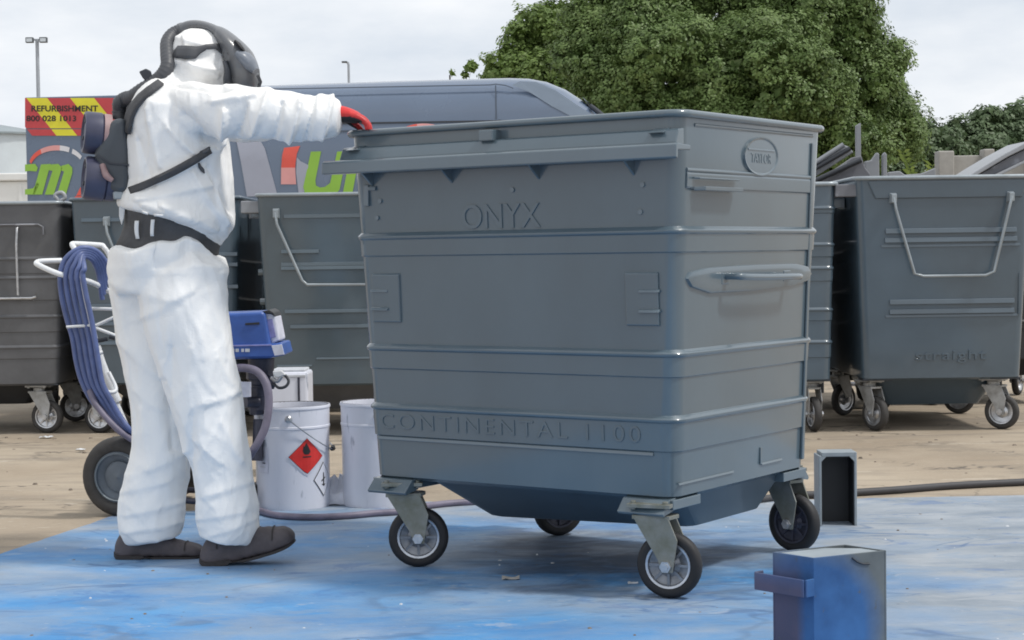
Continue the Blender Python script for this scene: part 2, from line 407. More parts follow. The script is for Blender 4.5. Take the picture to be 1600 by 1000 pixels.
def ground_material():
    m = bpy.data.materials.new('dusty_concrete_yard'); m.use_nodes = True
    N, L = nodes_of(m); b = N['Principled BSDF']; b.inputs['Specular IOR Level'].default_value = 0.25
    t = N.new('ShaderNodeTexCoord').outputs['Object']
    base = add_mix(N, L, add_range(N, L, add_noise(N, L, t, 0.7, 8, 0.62), 0.35, 0.65), (0.315, 0.258, 0.195), (0.43, 0.365, 0.285))
    st = add_map(N, L, t, (0.9, 4.5, 1))
    base = add_mix(N, L, add_range(N, L, add_noise(N, L, st, 1.6, 7, 0.6), 0.50, 0.72, 0, 0.75), base, (0.26, 0.225, 0.18))
    base = add_mix(N, L, add_range(N, L, add_noise(N, L, t, 2.3, 8, 0.7), 0.60, 0.74, 0, 0.7), base, (0.21, 0.185, 0.155))
    base = add_mix(N, L, add_range(N, L, add_noise(N, L, t, 28, 4, 0.7), 0.60, 0.72, 0, 0.6), base, (0.47, 0.43, 0.36))
    base = add_mix(N, L, add_range(N, L, add_noise(N, L, t, 60, 3, 0.7), 0.64, 0.72, 0, 0.6), base, (0.12, 0.11, 0.10))
    def crack(sc, scale, loc, rot, w, amt, c, base):
        nn = add_noise(N, L, add_map(N, L, t, scale, loc, rot), sc, 6, .6, .6)
        sb = N.new('ShaderNodeMath'); sb.operation = 'SUBTRACT'; sb.inputs[1].default_value = .5; L.new(nn, sb.inputs[0])
        ab = N.new('ShaderNodeMath'); ab.operation = 'ABSOLUTE'; L.new(sb.outputs[0], ab.inputs[0])
        gate = add_range(N, L, add_noise(N, L, add_map(N, L, t, (1, 1, 1), (loc[1], 4, 0)), .9, 3, .5), .47, .56)
        return add_mix(N, L, add_math(N, L, 'MULTIPLY', add_range(N, L, ab.outputs[0], w, w * .3, 0, amt), gate), base, c)
    base = crack(.5, (1, 1.5, 1), (2, 7, 0), .4, .007, .8, (.10, .09, .08), base)
    base = crack(.35, (.6, 2.4, 1), (5, 1, 0), -.1, .035, .4, (.20, .175, .15), base)
    base = add_mix(N, L, add_range(N, L, add_noise(N, L, add_map(N, L, t, (1, 1.8, 1), (4, 4, 0)), .9, 9, .72, .6), .56, .60, 0, .5), base, (.235, .20, .16))
    base = add_mix(N, L, add_range(N, L, add_noise(N, L, add_map(N, L, t, (1, 2.2, 1), (14, 9, 0)), 1.6, 9, .75, .4), .60, .63, 0, .55), base, (.50, .445, .37))
    L.new(base, b.inputs['Base Color']); b.inputs['Roughness'].default_value = 0.9
    bp = N.new('ShaderNodeBump'); bp.inputs['Strength'].default_value = 0.35; bp.inputs['Distance'].default_value = 0.012
    L.new(add_noise(N, L, t, 35, 6, 0.7), bp.inputs['Height']); L.new(bp.outputs['Normal'], b.inputs['Normal'])
    return m
def paint_material():
    m = bpy.data.materials.new('blue_overspray_on_groundsheet'); m.use_nodes = True
    N, L = nodes_of(m); b = N['Principled BSDF']; b.inputs['Specular IOR Level'].default_value = 0.35
    t = N.new('ShaderNodeTexCoord').outputs['Object']
    s1 = add_map(N, L, t, (0.9, 1.2, 1), (3, 1, 0), 0.12)
    s2 = add_map(N, L, t, (1.2, 2.3, 1), (0, 7, 0), 0.1)
    sx = N.new('ShaderNodeSeparateXYZ'); L.new(t, sx.inputs[0])
    # fresh grey overspray lies towards the back and the right of the sheet, bare blue towards the near left
    back = add_range(N, L, sx.outputs['Y'], 5.6, 7.1, 0.0, 0.32)
    right = add_range(N, L, sx.outputs['X'], 0.75, 1.7, 0.0, 0.9)
    big = add_range(N, L, add_noise(N, L, s1, 1.5, 7, 0.6, 0.3), 0.28, 0.72, -0.3, 0.8)
    g = N.new('ShaderNodeMath'); g.operation = 'ADD'; L.new(back, g.inputs[0]); L.new(right, g.inputs[1])
    g2 = N.new('ShaderNodeMath'); g2.operation = 'ADD'; L.new(g.outputs[0], g2.inputs[0]); L.new(big, g2.inputs[1])
    grey = add_range(N, L, g2.outputs[0], -0.05, 0.85, 0.0, 0.97)
    blue = add_mix(N, L, add_range(N, L, add_noise(N, L, s2, 1.4, 7, 0.62), 0.35, 0.66), (0.052, 0.208, 0.47), (0.098, 0.305, 0.59))
    greyc = add_mix(N, L, add_range(N, L, add_noise(N, L, s2, 2.1, 6, 0.6), 0.35, 0.65), (0.225, 0.262, 0.305), (0.36, 0.388, 0.42))
    col = add_mix(N, L, grey, blue, greyc)
    col = add_mix(N, L, add_range(N, L, add_noise(N, L, s2, 3.2, 8, 0.65, 0.5), 0.57, 0.72, 0, 0.40), col, (0.36, 0.41, 0.47))
    col = add_mix(N, L, add_range(N, L, add_noise(N, L, add_map(N, L, t, (1, 2.4, 1), (9, 3, 0)), 4.2, 8, 0.7, 0.4), 0.61, 0.70, 0, 0.65), col, (0.045, 0.12, 0.30))
    col = add_mix(N, L, add_range(N, L, add_noise(N, L, add_map(N, L, t, (1, 2, 1), (2, 5, 0)), 17, 5, 0.65), 0.68, 0.73, 0, 0.85), col, (0.60, 0.62, 0.64))
    col = add_mix(N, L, add_range(N, L, add_noise(N, L, add_map(N, L, t, (1, 2, 1), (12, 5, 0)), 23, 4, 0.65), 0.70, 0.74, 0, 0.8), col, (0.05, 0.055, 0.07))
    for loc, sc, lo, c, amt in (((21, 3, 0), 1.3, .53, (.21, .29, .40), .42), ((5, 17, 0), 2.1, .57, (.06, .15, .36), .38), ((9, 30, 0), 3.4, .60, (.40, .43, .47), .45)):
        col = add_mix(N, L, add_range(N, L, add_noise(N, L, add_map(N, L, t, (1, 1.9, 1), loc, .2), sc, 10, .74, .5), lo, lo + .035, 0, amt), col, c)
    def line_noise(sc, scale, loc, rot, w, amt, c, col):          # thin creases, scrapes and wheel tracks
        nn = add_noise(N, L, add_map(N, L, t, scale, loc, rot), sc, 3, .5, .8)
        sb = N.new('ShaderNodeMath'); sb.operation = 'SUBTRACT'; sb.inputs[1].default_value = .5; L.new(nn, sb.inputs[0])
        ab = N.new('ShaderNodeMath'); ab.operation = 'ABSOLUTE'; L.new(sb.outputs[0], ab.inputs[0])
        gate = add_range(N, L, add_noise(N, L, add_map(N, L, t, (1, 1, 1), (loc[1], 4, 0)), 1.9, 3, .5), .48, .60)
        return add_mix(N, L, add_math(N, L, 'MULTIPLY', add_range(N, L, ab.outputs[0], w, w * .25, 0, amt), gate), col, c)
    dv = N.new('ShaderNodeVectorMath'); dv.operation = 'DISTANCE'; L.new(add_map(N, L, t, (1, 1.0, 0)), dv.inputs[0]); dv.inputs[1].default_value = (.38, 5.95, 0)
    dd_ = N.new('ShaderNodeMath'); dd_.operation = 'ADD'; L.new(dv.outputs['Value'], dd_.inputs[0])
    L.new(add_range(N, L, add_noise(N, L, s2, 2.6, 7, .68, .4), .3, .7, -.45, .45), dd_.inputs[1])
    col = add_mix(N, L, add_range(N, L, dd_.outputs[0], .75, .10, 0, .80), col, (.035, .055, .095))        # grime, with the shade under the bin painted into the sheet colour
    col = line_noise(1.3, (1, 2.2, 1), (3, 9, 0), .3, .012, .6, (.05, .12, .26), col)
    col = line_noise(.8, (1, 1.6, 1), (1, 5, 0), .9, .016, .45, (.08, .13, .22), col)
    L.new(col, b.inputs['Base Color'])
    L.new(add_range(N, L, add_noise(N, L, s2, 2.5, 6, 0.6), 0.3, 0.7, 0.5, 0.8), b.inputs['Roughness'])
    bp = N.new('ShaderNodeBump'); bp.inputs['Strength'].default_value = 0.3; bp.inputs['Distance'].default_value = 0.02
    L.new(add_noise(N, L, add_map(N, L, t, (1, 2.2, 1)), 9, 7, 0.65), bp.inputs['Height']); L.new(bp.outputs['Normal'], b.inputs['Normal'])
    return m

gm = MB()
xs = [-600, -60, -20, 20, 60, 600]; ys = [-20, 2, 10, 20, 80, 1500]
gm.add([(x, y, 0) for y in ys for x in xs], [(j * 6 + i, j * 6 + i + 1, (j + 1) * 6 + i + 1, (j + 1) * 6 + i) for j in range(5) for i in range(5)])
g = gm.build('ground', ground_material(), fix=False); tag(g, kind='structure')

# the groundsheet the bins are sprayed on: a thin sheet with a slightly wavy edge
outline = []
corners = [Vector((-3.4, -4.0)), Vector((-2.02, 5.0)), Vector((-1.82, 6.2)), Vector((-1.62, 7.14)), Vector((-0.6, 7.40)), Vector((0.9, 7.28)), Vector((2.1, 7.33)), Vector((3.6, 7.37)), Vector((4.2, -4.0))]  # near end carried unseen behind the camera to reflect blue into the bin
for i, a in enumerate(corners):
    b2 = corners[(i + 1) % len(corners)]
    n = max(2, int((b2 - a).length / 0.06)) if i < 8 else 6
    for k in range(n):
        p = a.lerp(b2, k / n); d = (b2 - a).normalized(); q = noise.noise(Vector((p.x * 3, p.y * 3, 1))) * 0.022 + noise.noise(Vector((p.x * 13, p.y * 13, 5))) * 0.008
        outline.append((p.x - d.y * q, p.y + d.x * q))
pm = MB(); n = len(outline)
pm.add([(x, y, 0.004) for x, y in outline] + [(x, y, -0.01) for x, y in outline], [tuple(range(n))] + [(i, (i + 1) % n, n + (i + 1) % n, n + i) for i in range(n)])
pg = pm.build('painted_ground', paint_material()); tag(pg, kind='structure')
GZ = 0.004

# ------------------------------------------------------------------ far buildings and lamps
t = thing('storage_tank', 'pale round storage tank with a shallow grey roof behind the leftmost bin', 'tank', (at(-8, 280, 34).x, 34, 0))
zt = lambda y, Y, x=20: at(x, y, Y).z
s = MB().lathe([(1.02, 0), (1.02, zt(213, 34))], 40); s.build('tank_wall', M['tank'], t, smooth=30)
s = MB().lathe([(1.10, zt(214, 34)), (1.10, zt(211, 34)), (0.5, zt(200, 34)), (0.02, zt(193, 34))], 40); s.build('roof', M['tank_roof'], t, smooth=30)
s = MB()
for k in range(6):
    z = 0.5 + k * 0.42
    s.lathe([(1.022, z), (1.035, z + 0.01), (1.035, z + 0.05), (1.022, z + 0.06)], 40)
s.build('hoop', M['tank'], t, smooth=30)
c0, c1 = at(-60, 280, 27), at(86, 280, 27)
t = thing('site_cabin', 'low white cabin with a flat roof left of the hazard striped door', 'cabin', ((c0.x + c1.x) / 2, 28.2, 0))
w = c1.x - c0.x; zc = at(20, 283, 27).z
MB().box((0, 0, zc / 2), (w, 2.4, zc)).build('wall', M['cabin_white'], t, bevel=0.02)
MB().box((0, 0, zc + 0.062), (w + 0.12, 2.52, 0.12)).build('roof', M['cabin_white'], t, bevel=0.02)
for k in range(4):
    MB().box((-w / 2 + w * (k + .5) / 4, -1.205, zc / 2), (0.05, 0.012, zc - .1)).build('cover_strip', M['cabin_white'], t)

pl = at(60, 150, 62)
t = thing('floodlight_pole', 'tall grey pole carrying two floodlights at the far left', 'lamp post', (pl.x, 62, 0))
ztop = at(60, 62, 62).z
MB().tube([(0, 0, 0), (0, 0, ztop * .5), (0, 0, ztop)], [0.09, 0.075, 0.06], 10).build('pole', M['pole'], t, smooth=40)
MB().box((0, 0, ztop), (0.56, 0.07, 0.06)).build('crossarm', M['pole'], t, bevel=.01)
for sx in (-1, 1):
    h = MB().box((sx * .24, -.06, ztop - .02), (0.27, 0.16, 0.19)).build('lamp_head', M['lamp_dark'], t, bevel=.02)
    MB().box((sx * .24, -.145, ztop - .025), (0.20, 0.012, 0.12)).build('lamp_glass', M['lamp_glass'], h)
pl = at(545, 120, 70)
t = thing('street_lamp', 'thin grey street lamp with a short arm rising beyond the van roof', 'lamp post', (pl.x, 70, 0))
ztop = at(545, 98, 70).z
MB().tube([(0, 0, 0), (0, 0, ztop - .1), (-.02, 0, ztop), (-.12, 0, ztop + .03)], [0.07, 0.05, 0.05, 0.04], 8).build('pole', M['pole'], t, smooth=40)
MB().box((-.16, 0, ztop + .03), (0.22, 0.14, 0.07)).build('lamp_head', M['lamp_dark'], t, bevel=.02)

# ------------------------------------------------------------------ trees
def leaf_material(name, dark, light, warm):
    m = bpy.data.materials.new(name); m.use_nodes = True
    N, L = nodes_of(m); b = N['Principled BSDF']; b.inputs['Roughness'].default_value = 0.5; b.inputs['Specular IOR Level'].default_value = 0.35
    t = N.new('ShaderNodeTexCoord').outputs['Object']
    c = add_mix(N, L, add_range(N, L, add_noise(N, L, t, 1.1, 4, 0.6), 0.35, 0.65), dark, light)
    c = add_mix(N, L, add_range(N, L, add_noise(N, L, t, 9, 3, 0.7), 0.52, 0.68, 0, 0.8), c, warm)
    L.new(c, b.inputs['Base Color'])
    tr = N.new('ShaderNodeBsdfTranslucent'); L.new(c, tr.inputs['Color'])
    ms = N.new('ShaderNodeMixShader'); ms.inputs[0].default_value = 0.22
    L.new(b.outputs[0], ms.inputs[1]); L.new(tr.outputs[0], ms.inputs[2])
    L.new(ms.outputs[0], N['Material Output'].inputs['Surface'])
    return m
M['leaf'] = leaf_material('oak_leaves', (0.088, 0.146, 0.040), (0.155, 0.228, 0.068), (0.23, 0.295, 0.12))
M['leaf2'] = leaf_material('hedge_leaves', (0.080, 0.125, 0.060), (0.120, 0.175, 0.085), (0.17, 0.22, 0.13))
M['leaf3'] = leaf_material('bright_shrub_leaves', (0.11, 0.16, 0.03), (0.20, 0.26, 0.05), (0.30, 0.34, 0.08))
M['leaf4'] = leaf_material('light_green_leaves', (0.105, 0.170, 0.038), (0.175, 0.255, 0.066), (0.24, 0.31, 0.12))

def crown_mesh(blobs, dens, per, size, clump=(0.22, 0.42), inner=0.35, rng=rng):
    P, Nn = [], []
    full = []
    for (c, r) in blobs:
        c = np.array(c); r = np.array(r if hasattr(r, '__len__') else (r, r, r)); full.append((c, r * .72))
        k = 20; d = rng.normal(size=(k * 2, 3)); d /= np.linalg.norm(d, axis=1)[:, None]; d = d[d[:, 1] < .4][:k]
        for q in d: full.append((c + q * r * rng.uniform(.62, .82), r * rng.uniform(.24, .42)))
    blobs = full
    for (c, r) in blobs:
        c = np.array(c); r = np.array(r if hasattr(r, '__len__') else (r, r, r))
        k = int(4 * math.pi * (r.mean() ** 2) * dens)
        d = rng.normal(size=(k, 3)); d /= np.linalg.norm(d, axis=1)[:, None]
        keep = (d[:, 1] < 0.45) & (d[:, 2] > -0.75); d = d[keep]; k = len(d)
        bump_ = np.zeros((k, 1))
        for _ in range(6):
            w = rng.normal(size=3) * 5.0; bump_ += np.sin(d @ w + rng.uniform(0, 6.3))[:, None] * 0.085
        rad = rng.uniform(0.86, 1.03, (k, 1)) + bump_
        cc = c + d * r * rad
        cs = rng.uniform(*clump, (k, 1))
        for q in range(per):
            e = rng.normal(size=(k, 3)); e /= np.linalg.norm(e, axis=1)[:, None]
            e[:, 2] *= 0.75
            pos = cc + e * cs * rng.uniform(0.35, 1.0, (k, 1)) ** 0.6
            nn = d * 1.1 + e * 0.35 + np.array([0, -0.1, 0.55]) + rng.normal(size=(k, 3)) * 0.38
            P.append(pos); Nn.append(nn)
        ki = int(k * per * inner)
        d = rng.normal(size=(ki, 3)); d /= np.linalg.norm(d, axis=1)[:, None]
        P.append(c + d * r * rng.uniform(0.40, 0.74, (ki, 1))); Nn.append(d + rng.normal(size=(ki, 3)) * .6)
        
    sizes = np.concatenate([np.full(len(p), 1.0 if i % (per + 1) < per else 2.8) for i, p in enumerate(P)])
    P = np.concatenate(P); Nn = np.concatenate(Nn); Nn /= np.linalg.norm(Nn, axis=1)[:, None]
    n = len(P)
    a = np.cross(Nn, rng.normal(size=(n, 3))); a /= np.linalg.norm(a, axis=1)[:, None]; b = np.cross(Nn, a)
    s = (rng.uniform(*size, n) * sizes)[:, None]
    V = np.empty((n, 4, 3)); V[:, 0] = P - a * s; V[:, 1] = P + b * s * .6 + Nn * s * .15; V[:, 2] = P + a * s; V[:, 3] = P - b * s * .6 + Nn * s * .15
    me = bpy.data.meshes.new('crown')
    me.vertices.add(n * 4); me.vertices.foreach_set('co', V.reshape(-1).astype(np.float32))
    me.loops.add(n * 4); me.loops.foreach_set('vertex_index', np.arange(n * 4, dtype=np.int32))
    me.polygons.add(n); me.polygons.foreach_set('loop_start', np.arange(0, n * 4, 4, dtype=np.int32))
    me.update(calc_edges=True)
    return me
def tree(name, label, cat, base, blobs_px, Y, leaf, dens=3.2, per=26, size=(0.05, 0.095), group=None, trunk=0.3, clump=(0.22, 0.42), inner=0.35):
    t = thing(name, label, cat, (base[0], base[1], 0), 0, group)
    bl = []
    for (x, y, rx, rz, dy) in blobs_px:
        p = at(x, y, Y + dy); s = (Y + dy) / FPX
        bl.append(((p.x - base[0], p.y - base[1], p.z), (rx * s, (rx + rz) * .5 * s, rz * s)))
    me = crown_mesh(bl, dens, per, size, clump, inner)
    o = link_mesh('crown', me, leaf, t); tag(o, kind='stuff')
    tm = MB(); top = min(b[0][2] for b in bl)
    tm.tube([(0, 0, -.1), (0.03, 0, .3), (0.05, 0.02, top * .5), (0, 0, top)], [trunk * 1.5, trunk * 1.05, trunk * .85, trunk * .7], 12, smooth=3)
    for c, r in bl:
        c = Vector(c); mid = Vector((c.x * .35, c.y * .35, top * .75 + (c.z - top) * .3))
        tm.tube([(0, 0, top * .6), mid, c + Vector((0, 0, r[2] * .35))], [trunk * .55, trunk * .32, trunk * .1], 8, smooth=4)
    tm.build('trunk', M['bark'], t, smooth=50)
    return t
b0 = at(1130, 400, 39)
tree('oak_tree', 'tall dense dark green tree filling the sky behind the main bin', 'tree', (b0.x, 39),
     [(1010, 40, 120, 90, 0), (1130, 10, 130, 95, .5), (1265, 40, 115, 105, 0), (1060, 110, 150, 100, -1.2), (1210, 130, 150, 105, -1.4),
      (1340, 130, 80, 95, -.3), (1385, 200, 62, 75, .2), (950, 100, 80, 80, -.4), (1010, 190, 90, 60, -1.5), (1140, 195, 120, 70, -1.6), (1290, 215, 110, 70, -1.2), (1200, -40, 110, 60, 1), (1330, 60, 55, 60, 0)], 39, M['leaf'], dens=17, per=32, size=(.026, .052), clump=(.10, .24), inner=.12)
b0 = at(830, 400, 43)
tree('broad_tree', 'lighter green spreading tree behind the van windscreen, left of the tall dark tree', 'tree', (b0.x, 43),
     [(845, 65, 62, 55, 0), (800, 110, 50, 42, -.3), (890, 50, 62, 52, .2), (880, 130, 80, 60, -.8), (905, 180, 60, 50, -1.4), (780, 125, 28, 24, -.2), (850, 150, 70, 40, .2), (930, 110, 50, 60, 0)], 43, M['leaf4'], dens=13, per=26, size=(.036, .066), clump=(.10, .22), inner=.12)
b0 = at(1520, 400, 52)
tree('hedgerow_tree', 'low rounded tree at the right edge beyond the beige panel fence', 'tree', (b0.x, 52),
     [(1545, 218, 70, 50, 0), (1600, 212, 60, 60, .4), (1500, 226, 50, 42, -.4), (1570, 250, 80, 42, -1), (1640, 230, 60, 62, 0)], 52, M['leaf2'], dens=8, per=24, clump=(.12, .26), size=(.04, .08), trunk=.22, inner=.14)
b0 = at(1450, 400, 47)
tree('hedgerow_tree', 'small dusty green tree between the tall tree and the right edge, behind the yellow shrub', 'tree', (b0.x, 47),
     [(1455, 232, 45, 40, 0), (1428, 252, 44, 38, -.5), (1485, 255, 40, 34, -.5), (1400, 275, 40, 30, -.6), (1350, 280, 50, 32, -.6)], 47, M['leaf2'], dens=8, per=24, clump=(.12, .26), size=(.038, .075), trunk=.16, inner=.14)
b0 = at(707, 400, 44)
tree('sapling', 'sparse top of a young tree peeping over the van roof', 'tree', (b0.x, 44), [(704, 115, 8, 5, 0), (738, 106, 9, 11, 0), (726, 117, 9, 6, 0)], 44, M['leaf4'], dens=26, per=10, size=(.03, .055), trunk=.025, clump=(.06, .16))
# yellow-green shrub
b0 = at(1450, 300, 17)
t = thing('shrub', 'small yellow-green feathery shrub beside the beige fence post', 'shrub', (b0.x, 17, 0))
sm = MB(); lm = MB()
for k in range(13):
    a = -1.0 + 2.0 * k / 12 + random.uniform(-.1, .1); hgt = at(1450, 236, 17).z * random.uniform(.82, 1.0); dx = a * .30; dy = random.uniform(-.15, .15)
    pts = [(0, 0, 0), (dx * .25, dy * .3, hgt * .55), (dx * .7, dy * .7, hgt * .85), (dx * 1.2, dy, hgt)]
    sm.tube(pts, [.012, .009, .006, .003], 5, smooth=3)
    pp, _ = spline([Vector(p) for p in pts], [1] * 4, 8)
    for i, p in enumerate(pp[10:]):
        for sgn in (-1, 1):
            d = Vector((sgn * .05 + random.uniform(-.02, .02), random.uniform(-.04, .04), random.uniform(.0, .05))) * 1.3
            lm.add([p, p + d * .5 + Vector((0, 0, .018)), p + d, p + d * .5 - Vector((0, 0, .018))], [(0, 1, 2, 3)])
sm.build('stem', M['leaf3'], t, smooth=60)
o = lm.build('foliage', M['leaf3'], t, fix=False); tag(o, kind='stuff')

# ------------------------------------------------------------------ van
VR = R(-6.0)
v0 = at(198, 400, 15.9)
van = thing('van', 'large dark blue panel van with green and red livery parked behind the row of bins', 'van', (v0.x, v0.y, 0), VR)
VI = RM[van.name].inverted()
vo = VI @ CAMP
def yside(z): return 0.0 if z < 1.9 else 0.11 * ((z - 1.9) / 0.6) ** 1.5
def vp(x, y, out=0.004):               # photo pixel -> point on the van's near side
    d = VI.to_3x3() @ ray(x, y); Yp = 0.0
    for _ in range(12):
        tt = (Yp - vo.y) / d.y; p = vo + d * tt; Yp = yside(p.z)
    return Vector((p.x, p.y - out, p.z))
W_V = 2.02
ztop = vp(600, 121).z
prof = [(0.0, ztop - .03)] + [(vp(x, y).x, vp(x, y).z) for x, y in ((430, 126), (620, 119.5), (790, 115), (822, 116), (850, 121), (880, 133), (905, 149), (930, 168), (950, 184), (985, 212), (1020, 243))]
xe = prof[-1][0]
prof += [(xe + .25, prof[-1][1] - .12), (xe + .8, prof[-1][1] - .25), (xe + 1.0, prof[-1][1] - .55), (xe + 1.04, .8)]
prof[0] = (0.0, prof[1][1] - .015)
rings_ = []
for (x, z) in prof:
    k = [( .02, .42), (0, .9), (0, 1.5)]
    zz = z
    zs = [min(v, zz - .3 + .3 * i / 8) for i, v in enumerate((1.9, 2.1, 2.28, 2.40))]
    hh = [(yside(a), a) for a in zs]
    rr = [(yside(2.42) + .06, zz - .13 if zz > 1.6 else zz - .06), (yside(2.42) + .16, zz - .05), (.40, zz - .015), (W_V / 2, zz)]
    nose = max(0, (x - xe - .5)) * .25
    half = [(y + nose, min(q, zz)) for y, q in [( .02, .42), (0, min(.9, zz * .5)), (0, min(1.5, zz * .7))] + hh + rr]
    ring = [(x, y, q) for y, q in half] + [(x, W_V - y, q) for y, q in half[-2::-1]]
    rings_.append(ring)
MB().rings(rings_, (True, True), True).build('body', M['van_paint'], van, smooth=40)
def tess(pts_px, fn, out, cuts=5):
    bm = bmesh.new(); vs = [bm.verts.new((x, y, 0)) for x, y in pts_px]; bm.faces.new(vs)
    bmesh.ops.triangulate(bm, faces=bm.faces[:]); bmesh.ops.subdivide_edges(bm, edges=bm.edges[:], cuts=cuts, use_grid_fill=True)
    bm.verts.index_update(); b = MB()
    b.add([tuple(fn(v.co.x, v.co.y, out)) for v in bm.verts], [tuple(v.index for v in f.verts) for f in bm.faces]); bm.free()
    return b
def van_sheet(name, pts_px, m, out=0.004):
    return tess(pts_px, vp, out).build(name, m, van, fix=False)
def van_strip(name, px, m, wpx, out=0.006):
    b = MB(); a = [vp(x, y - wpx / 2, out) for x, y in px] + [vp(x, y + wpx / 2, out) for x, y in px[::-1]]
    n2 = len(px)
    b.add([tuple(p) for p in a] + [(p.x, p.y + out + .004, p.z) for p in a], [tuple(range(2 * n2))] + [(i, (i + 1) % (2 * n2), 2 * n2 + (i + 1) % (2 * n2), 2 * n2 + i) for i in range(2 * n2)])
    return b.build(name, m, van)
van_strip('roof_gutter', [(x, 139.5 - (x - 410) * .019) for x in range(215, 770, 25)] + [(775, 131.5), (790, 133.5), (802, 138)], M['trim_blue'], 1.6)
van_strip('side_moulding', [(x, 193 - (x - 520) * .016) for x in range(215, 900, 25)] + [(913, 187)], M['trim_dark'], 2.4)
van_strip('side_moulding', [(x, 205 - (x - 520) * .022) for x in range(215, 720, 25)], M['trim_blue'], 2.2)
van_strip('door_seam', [(774.2, 134 + k * 8) for k in range(7)], M['trim_blue'], 8.3) if False else None
b = MB(); a = [vp(773.5, 133, .005), vp(775.5, 133, .005), vp(776.5, 186, .005), vp(774.5, 186, .005)]
b.add([tuple(p) for p in a], [(0, 1, 2, 3)]); b.build('door_seam', M['trim_blue'], van, fix=False)
b = MB(); a = [vp(779, 187, .009), vp(781.5, 187, .009), vp(781.5, 196, .009), vp(779, 196, .009)]
b.add([tuple(p) for p in a], [(0, 1, 2, 3)]); b.build('door_seam', M['trim_dark'], van, fix=False)
# windscreen: sheet on the sloping front, from side to side
b = MB(); pr = [p for p in prof if vp(895, 140).x <= p[0] <= xe + .01]
vs = []
for (x, z) in pr:
    for yy in (0.30, W_V - .30): vs.append((x + .012, yy, z + .004))
b.add(vs, [(2 * i, 2 * i + 1, 2 * i + 3, 2 * i + 2) for i in range(len(pr) - 1)]); b.build('windscreen', M['glass'], van)
b = MB(); a = [vp(886, 141, .006), vp(895, 141, .006), vp(948, 183, .006), vp(934, 186, .006)]
# pale front pillar
pp = [vp(800, 133, .005), vp(812, 127, .005), vp(838, 128, .005), vp(868, 141, .005), (vp(900, 163, .005)), vp(938, 187, .005), vp(906, 189, .005), vp(862, 166, .005), vp(826, 143, .005)]
b = MB(); b.add([tuple(p) for p in pp], [tuple(range(len(pp)))]); b.build('front_pillar', M['van_roof'], van, fix=False)
b = MB(); b.tube([vp(921, 163, -.2), vp(930, 170, -.15), vp(944, 182, -.05)], .022, 8); b.build('wiper_cowl', M['trim_dark'], van, smooth=40)
for xx in (0.95, xe - .1):
    for yy in (.12, W_V - .12):
        wmb = MB(); Mx = Matrix.Translation((xx, yy, .33)) @ Matrix.Rotation(R(90), 4, 'X')
        wmb.lathe([(.19, -.1), (.30, -.1), (.33, -.06), (.33, .06), (.30, .1), (.19, .1)], 28, Mx); w = wmb.build('wheel', M['rubber'], van, smooth=40)
        MB().lathe([(.001, -.06), (.12, -.07), (.19, -.09), (.19, .09), (.12, .07), (.001, .06)], 24, Mx).build('rim', M['wheel_grey'], w, smooth=40)
# livery on the side
van_sheet('livery_panel', [(368, 212), (401, 209), (414, 232), (434, 306), (386, 307), (376, 250)], M['livery_grey'])
b = MB()
cres = [(441, 307), (439, 285), (439.5, 262), (441, 243), (444, 232)]; cin = [(469, 228), (464, 240), (462, 255), (462, 275), (466, 307)]
van_sheet('livery_crescent', [(444, 231), (469, 228), (464, 240), (462, 255), (461.5, 262), (439.5, 262), (441, 243)], M['livery_red'])
van_sheet('livery_crescent', [(439.5, 262), (461.5, 262), (462, 275), (463, 288), (439.2, 288)], M['livery_pink'])
van_sheet('livery_panel', [(464, 246), (470, 252), (482, 258), (474, 312), (468, 312), (463, 270)], M['livery_grey'])
def glyph(name, polys, m, fn, parent, out=.006):
    b = MB()
    for p in polys:
        q = [fn(x, y, out) for x, y in p]
        b.add([tuple(v) for v in q], [tuple(range(len(q)))])
    return b.build(name, m, parent, fix=False)
# big green letters, italic: a U and the start of an M
glyph('livery_letter', [[(486, 237), (502, 236.5), (493, 282), (494, 290), (500, 293), (508, 292), (508, 308), (486, 309), (477, 303), (474, 292)],
                        [(508, 292), (516, 286), (527, 237), (543, 236), (531, 296), (524, 305), (508, 308)]], M['livery_green'], vp, van)
glyph('livery_letter', [[(548, 237), (563, 236), (549, 312), (534, 312)], [(563, 244), (575, 240), (588, 246), (576, 312), (562, 312), (572, 258), (562, 258)]], M['livery_green'], vp, van)
glyph('livery_letter', [[(593, 244), (606, 240), (618, 246), (606, 312), (592, 312), (602, 258), (590, 258)]], M['livery_green'], vp, van)
arc = lambda cx, cy, rx, ry, t0, t1, n: [(cx + rx * math.cos(R(t0 + (t1 - t0) * i / n)), cy - ry * math.sin(R(t0 + (t1 - t0) * i / n))) for i in range(n + 1)]
van_sheet('livery_crescent', arc(662, 212, 40, 19, 172, 105, 8) + arc(662, 220, 40, 14, 105, 172, 8), M['livery_red'])
van_sheet('livery_crescent', arc(662, 212, 40, 19, 105, 15, 10) + arc(662, 218, 38, 16, 15, 105, 10), M['livery_pink'])

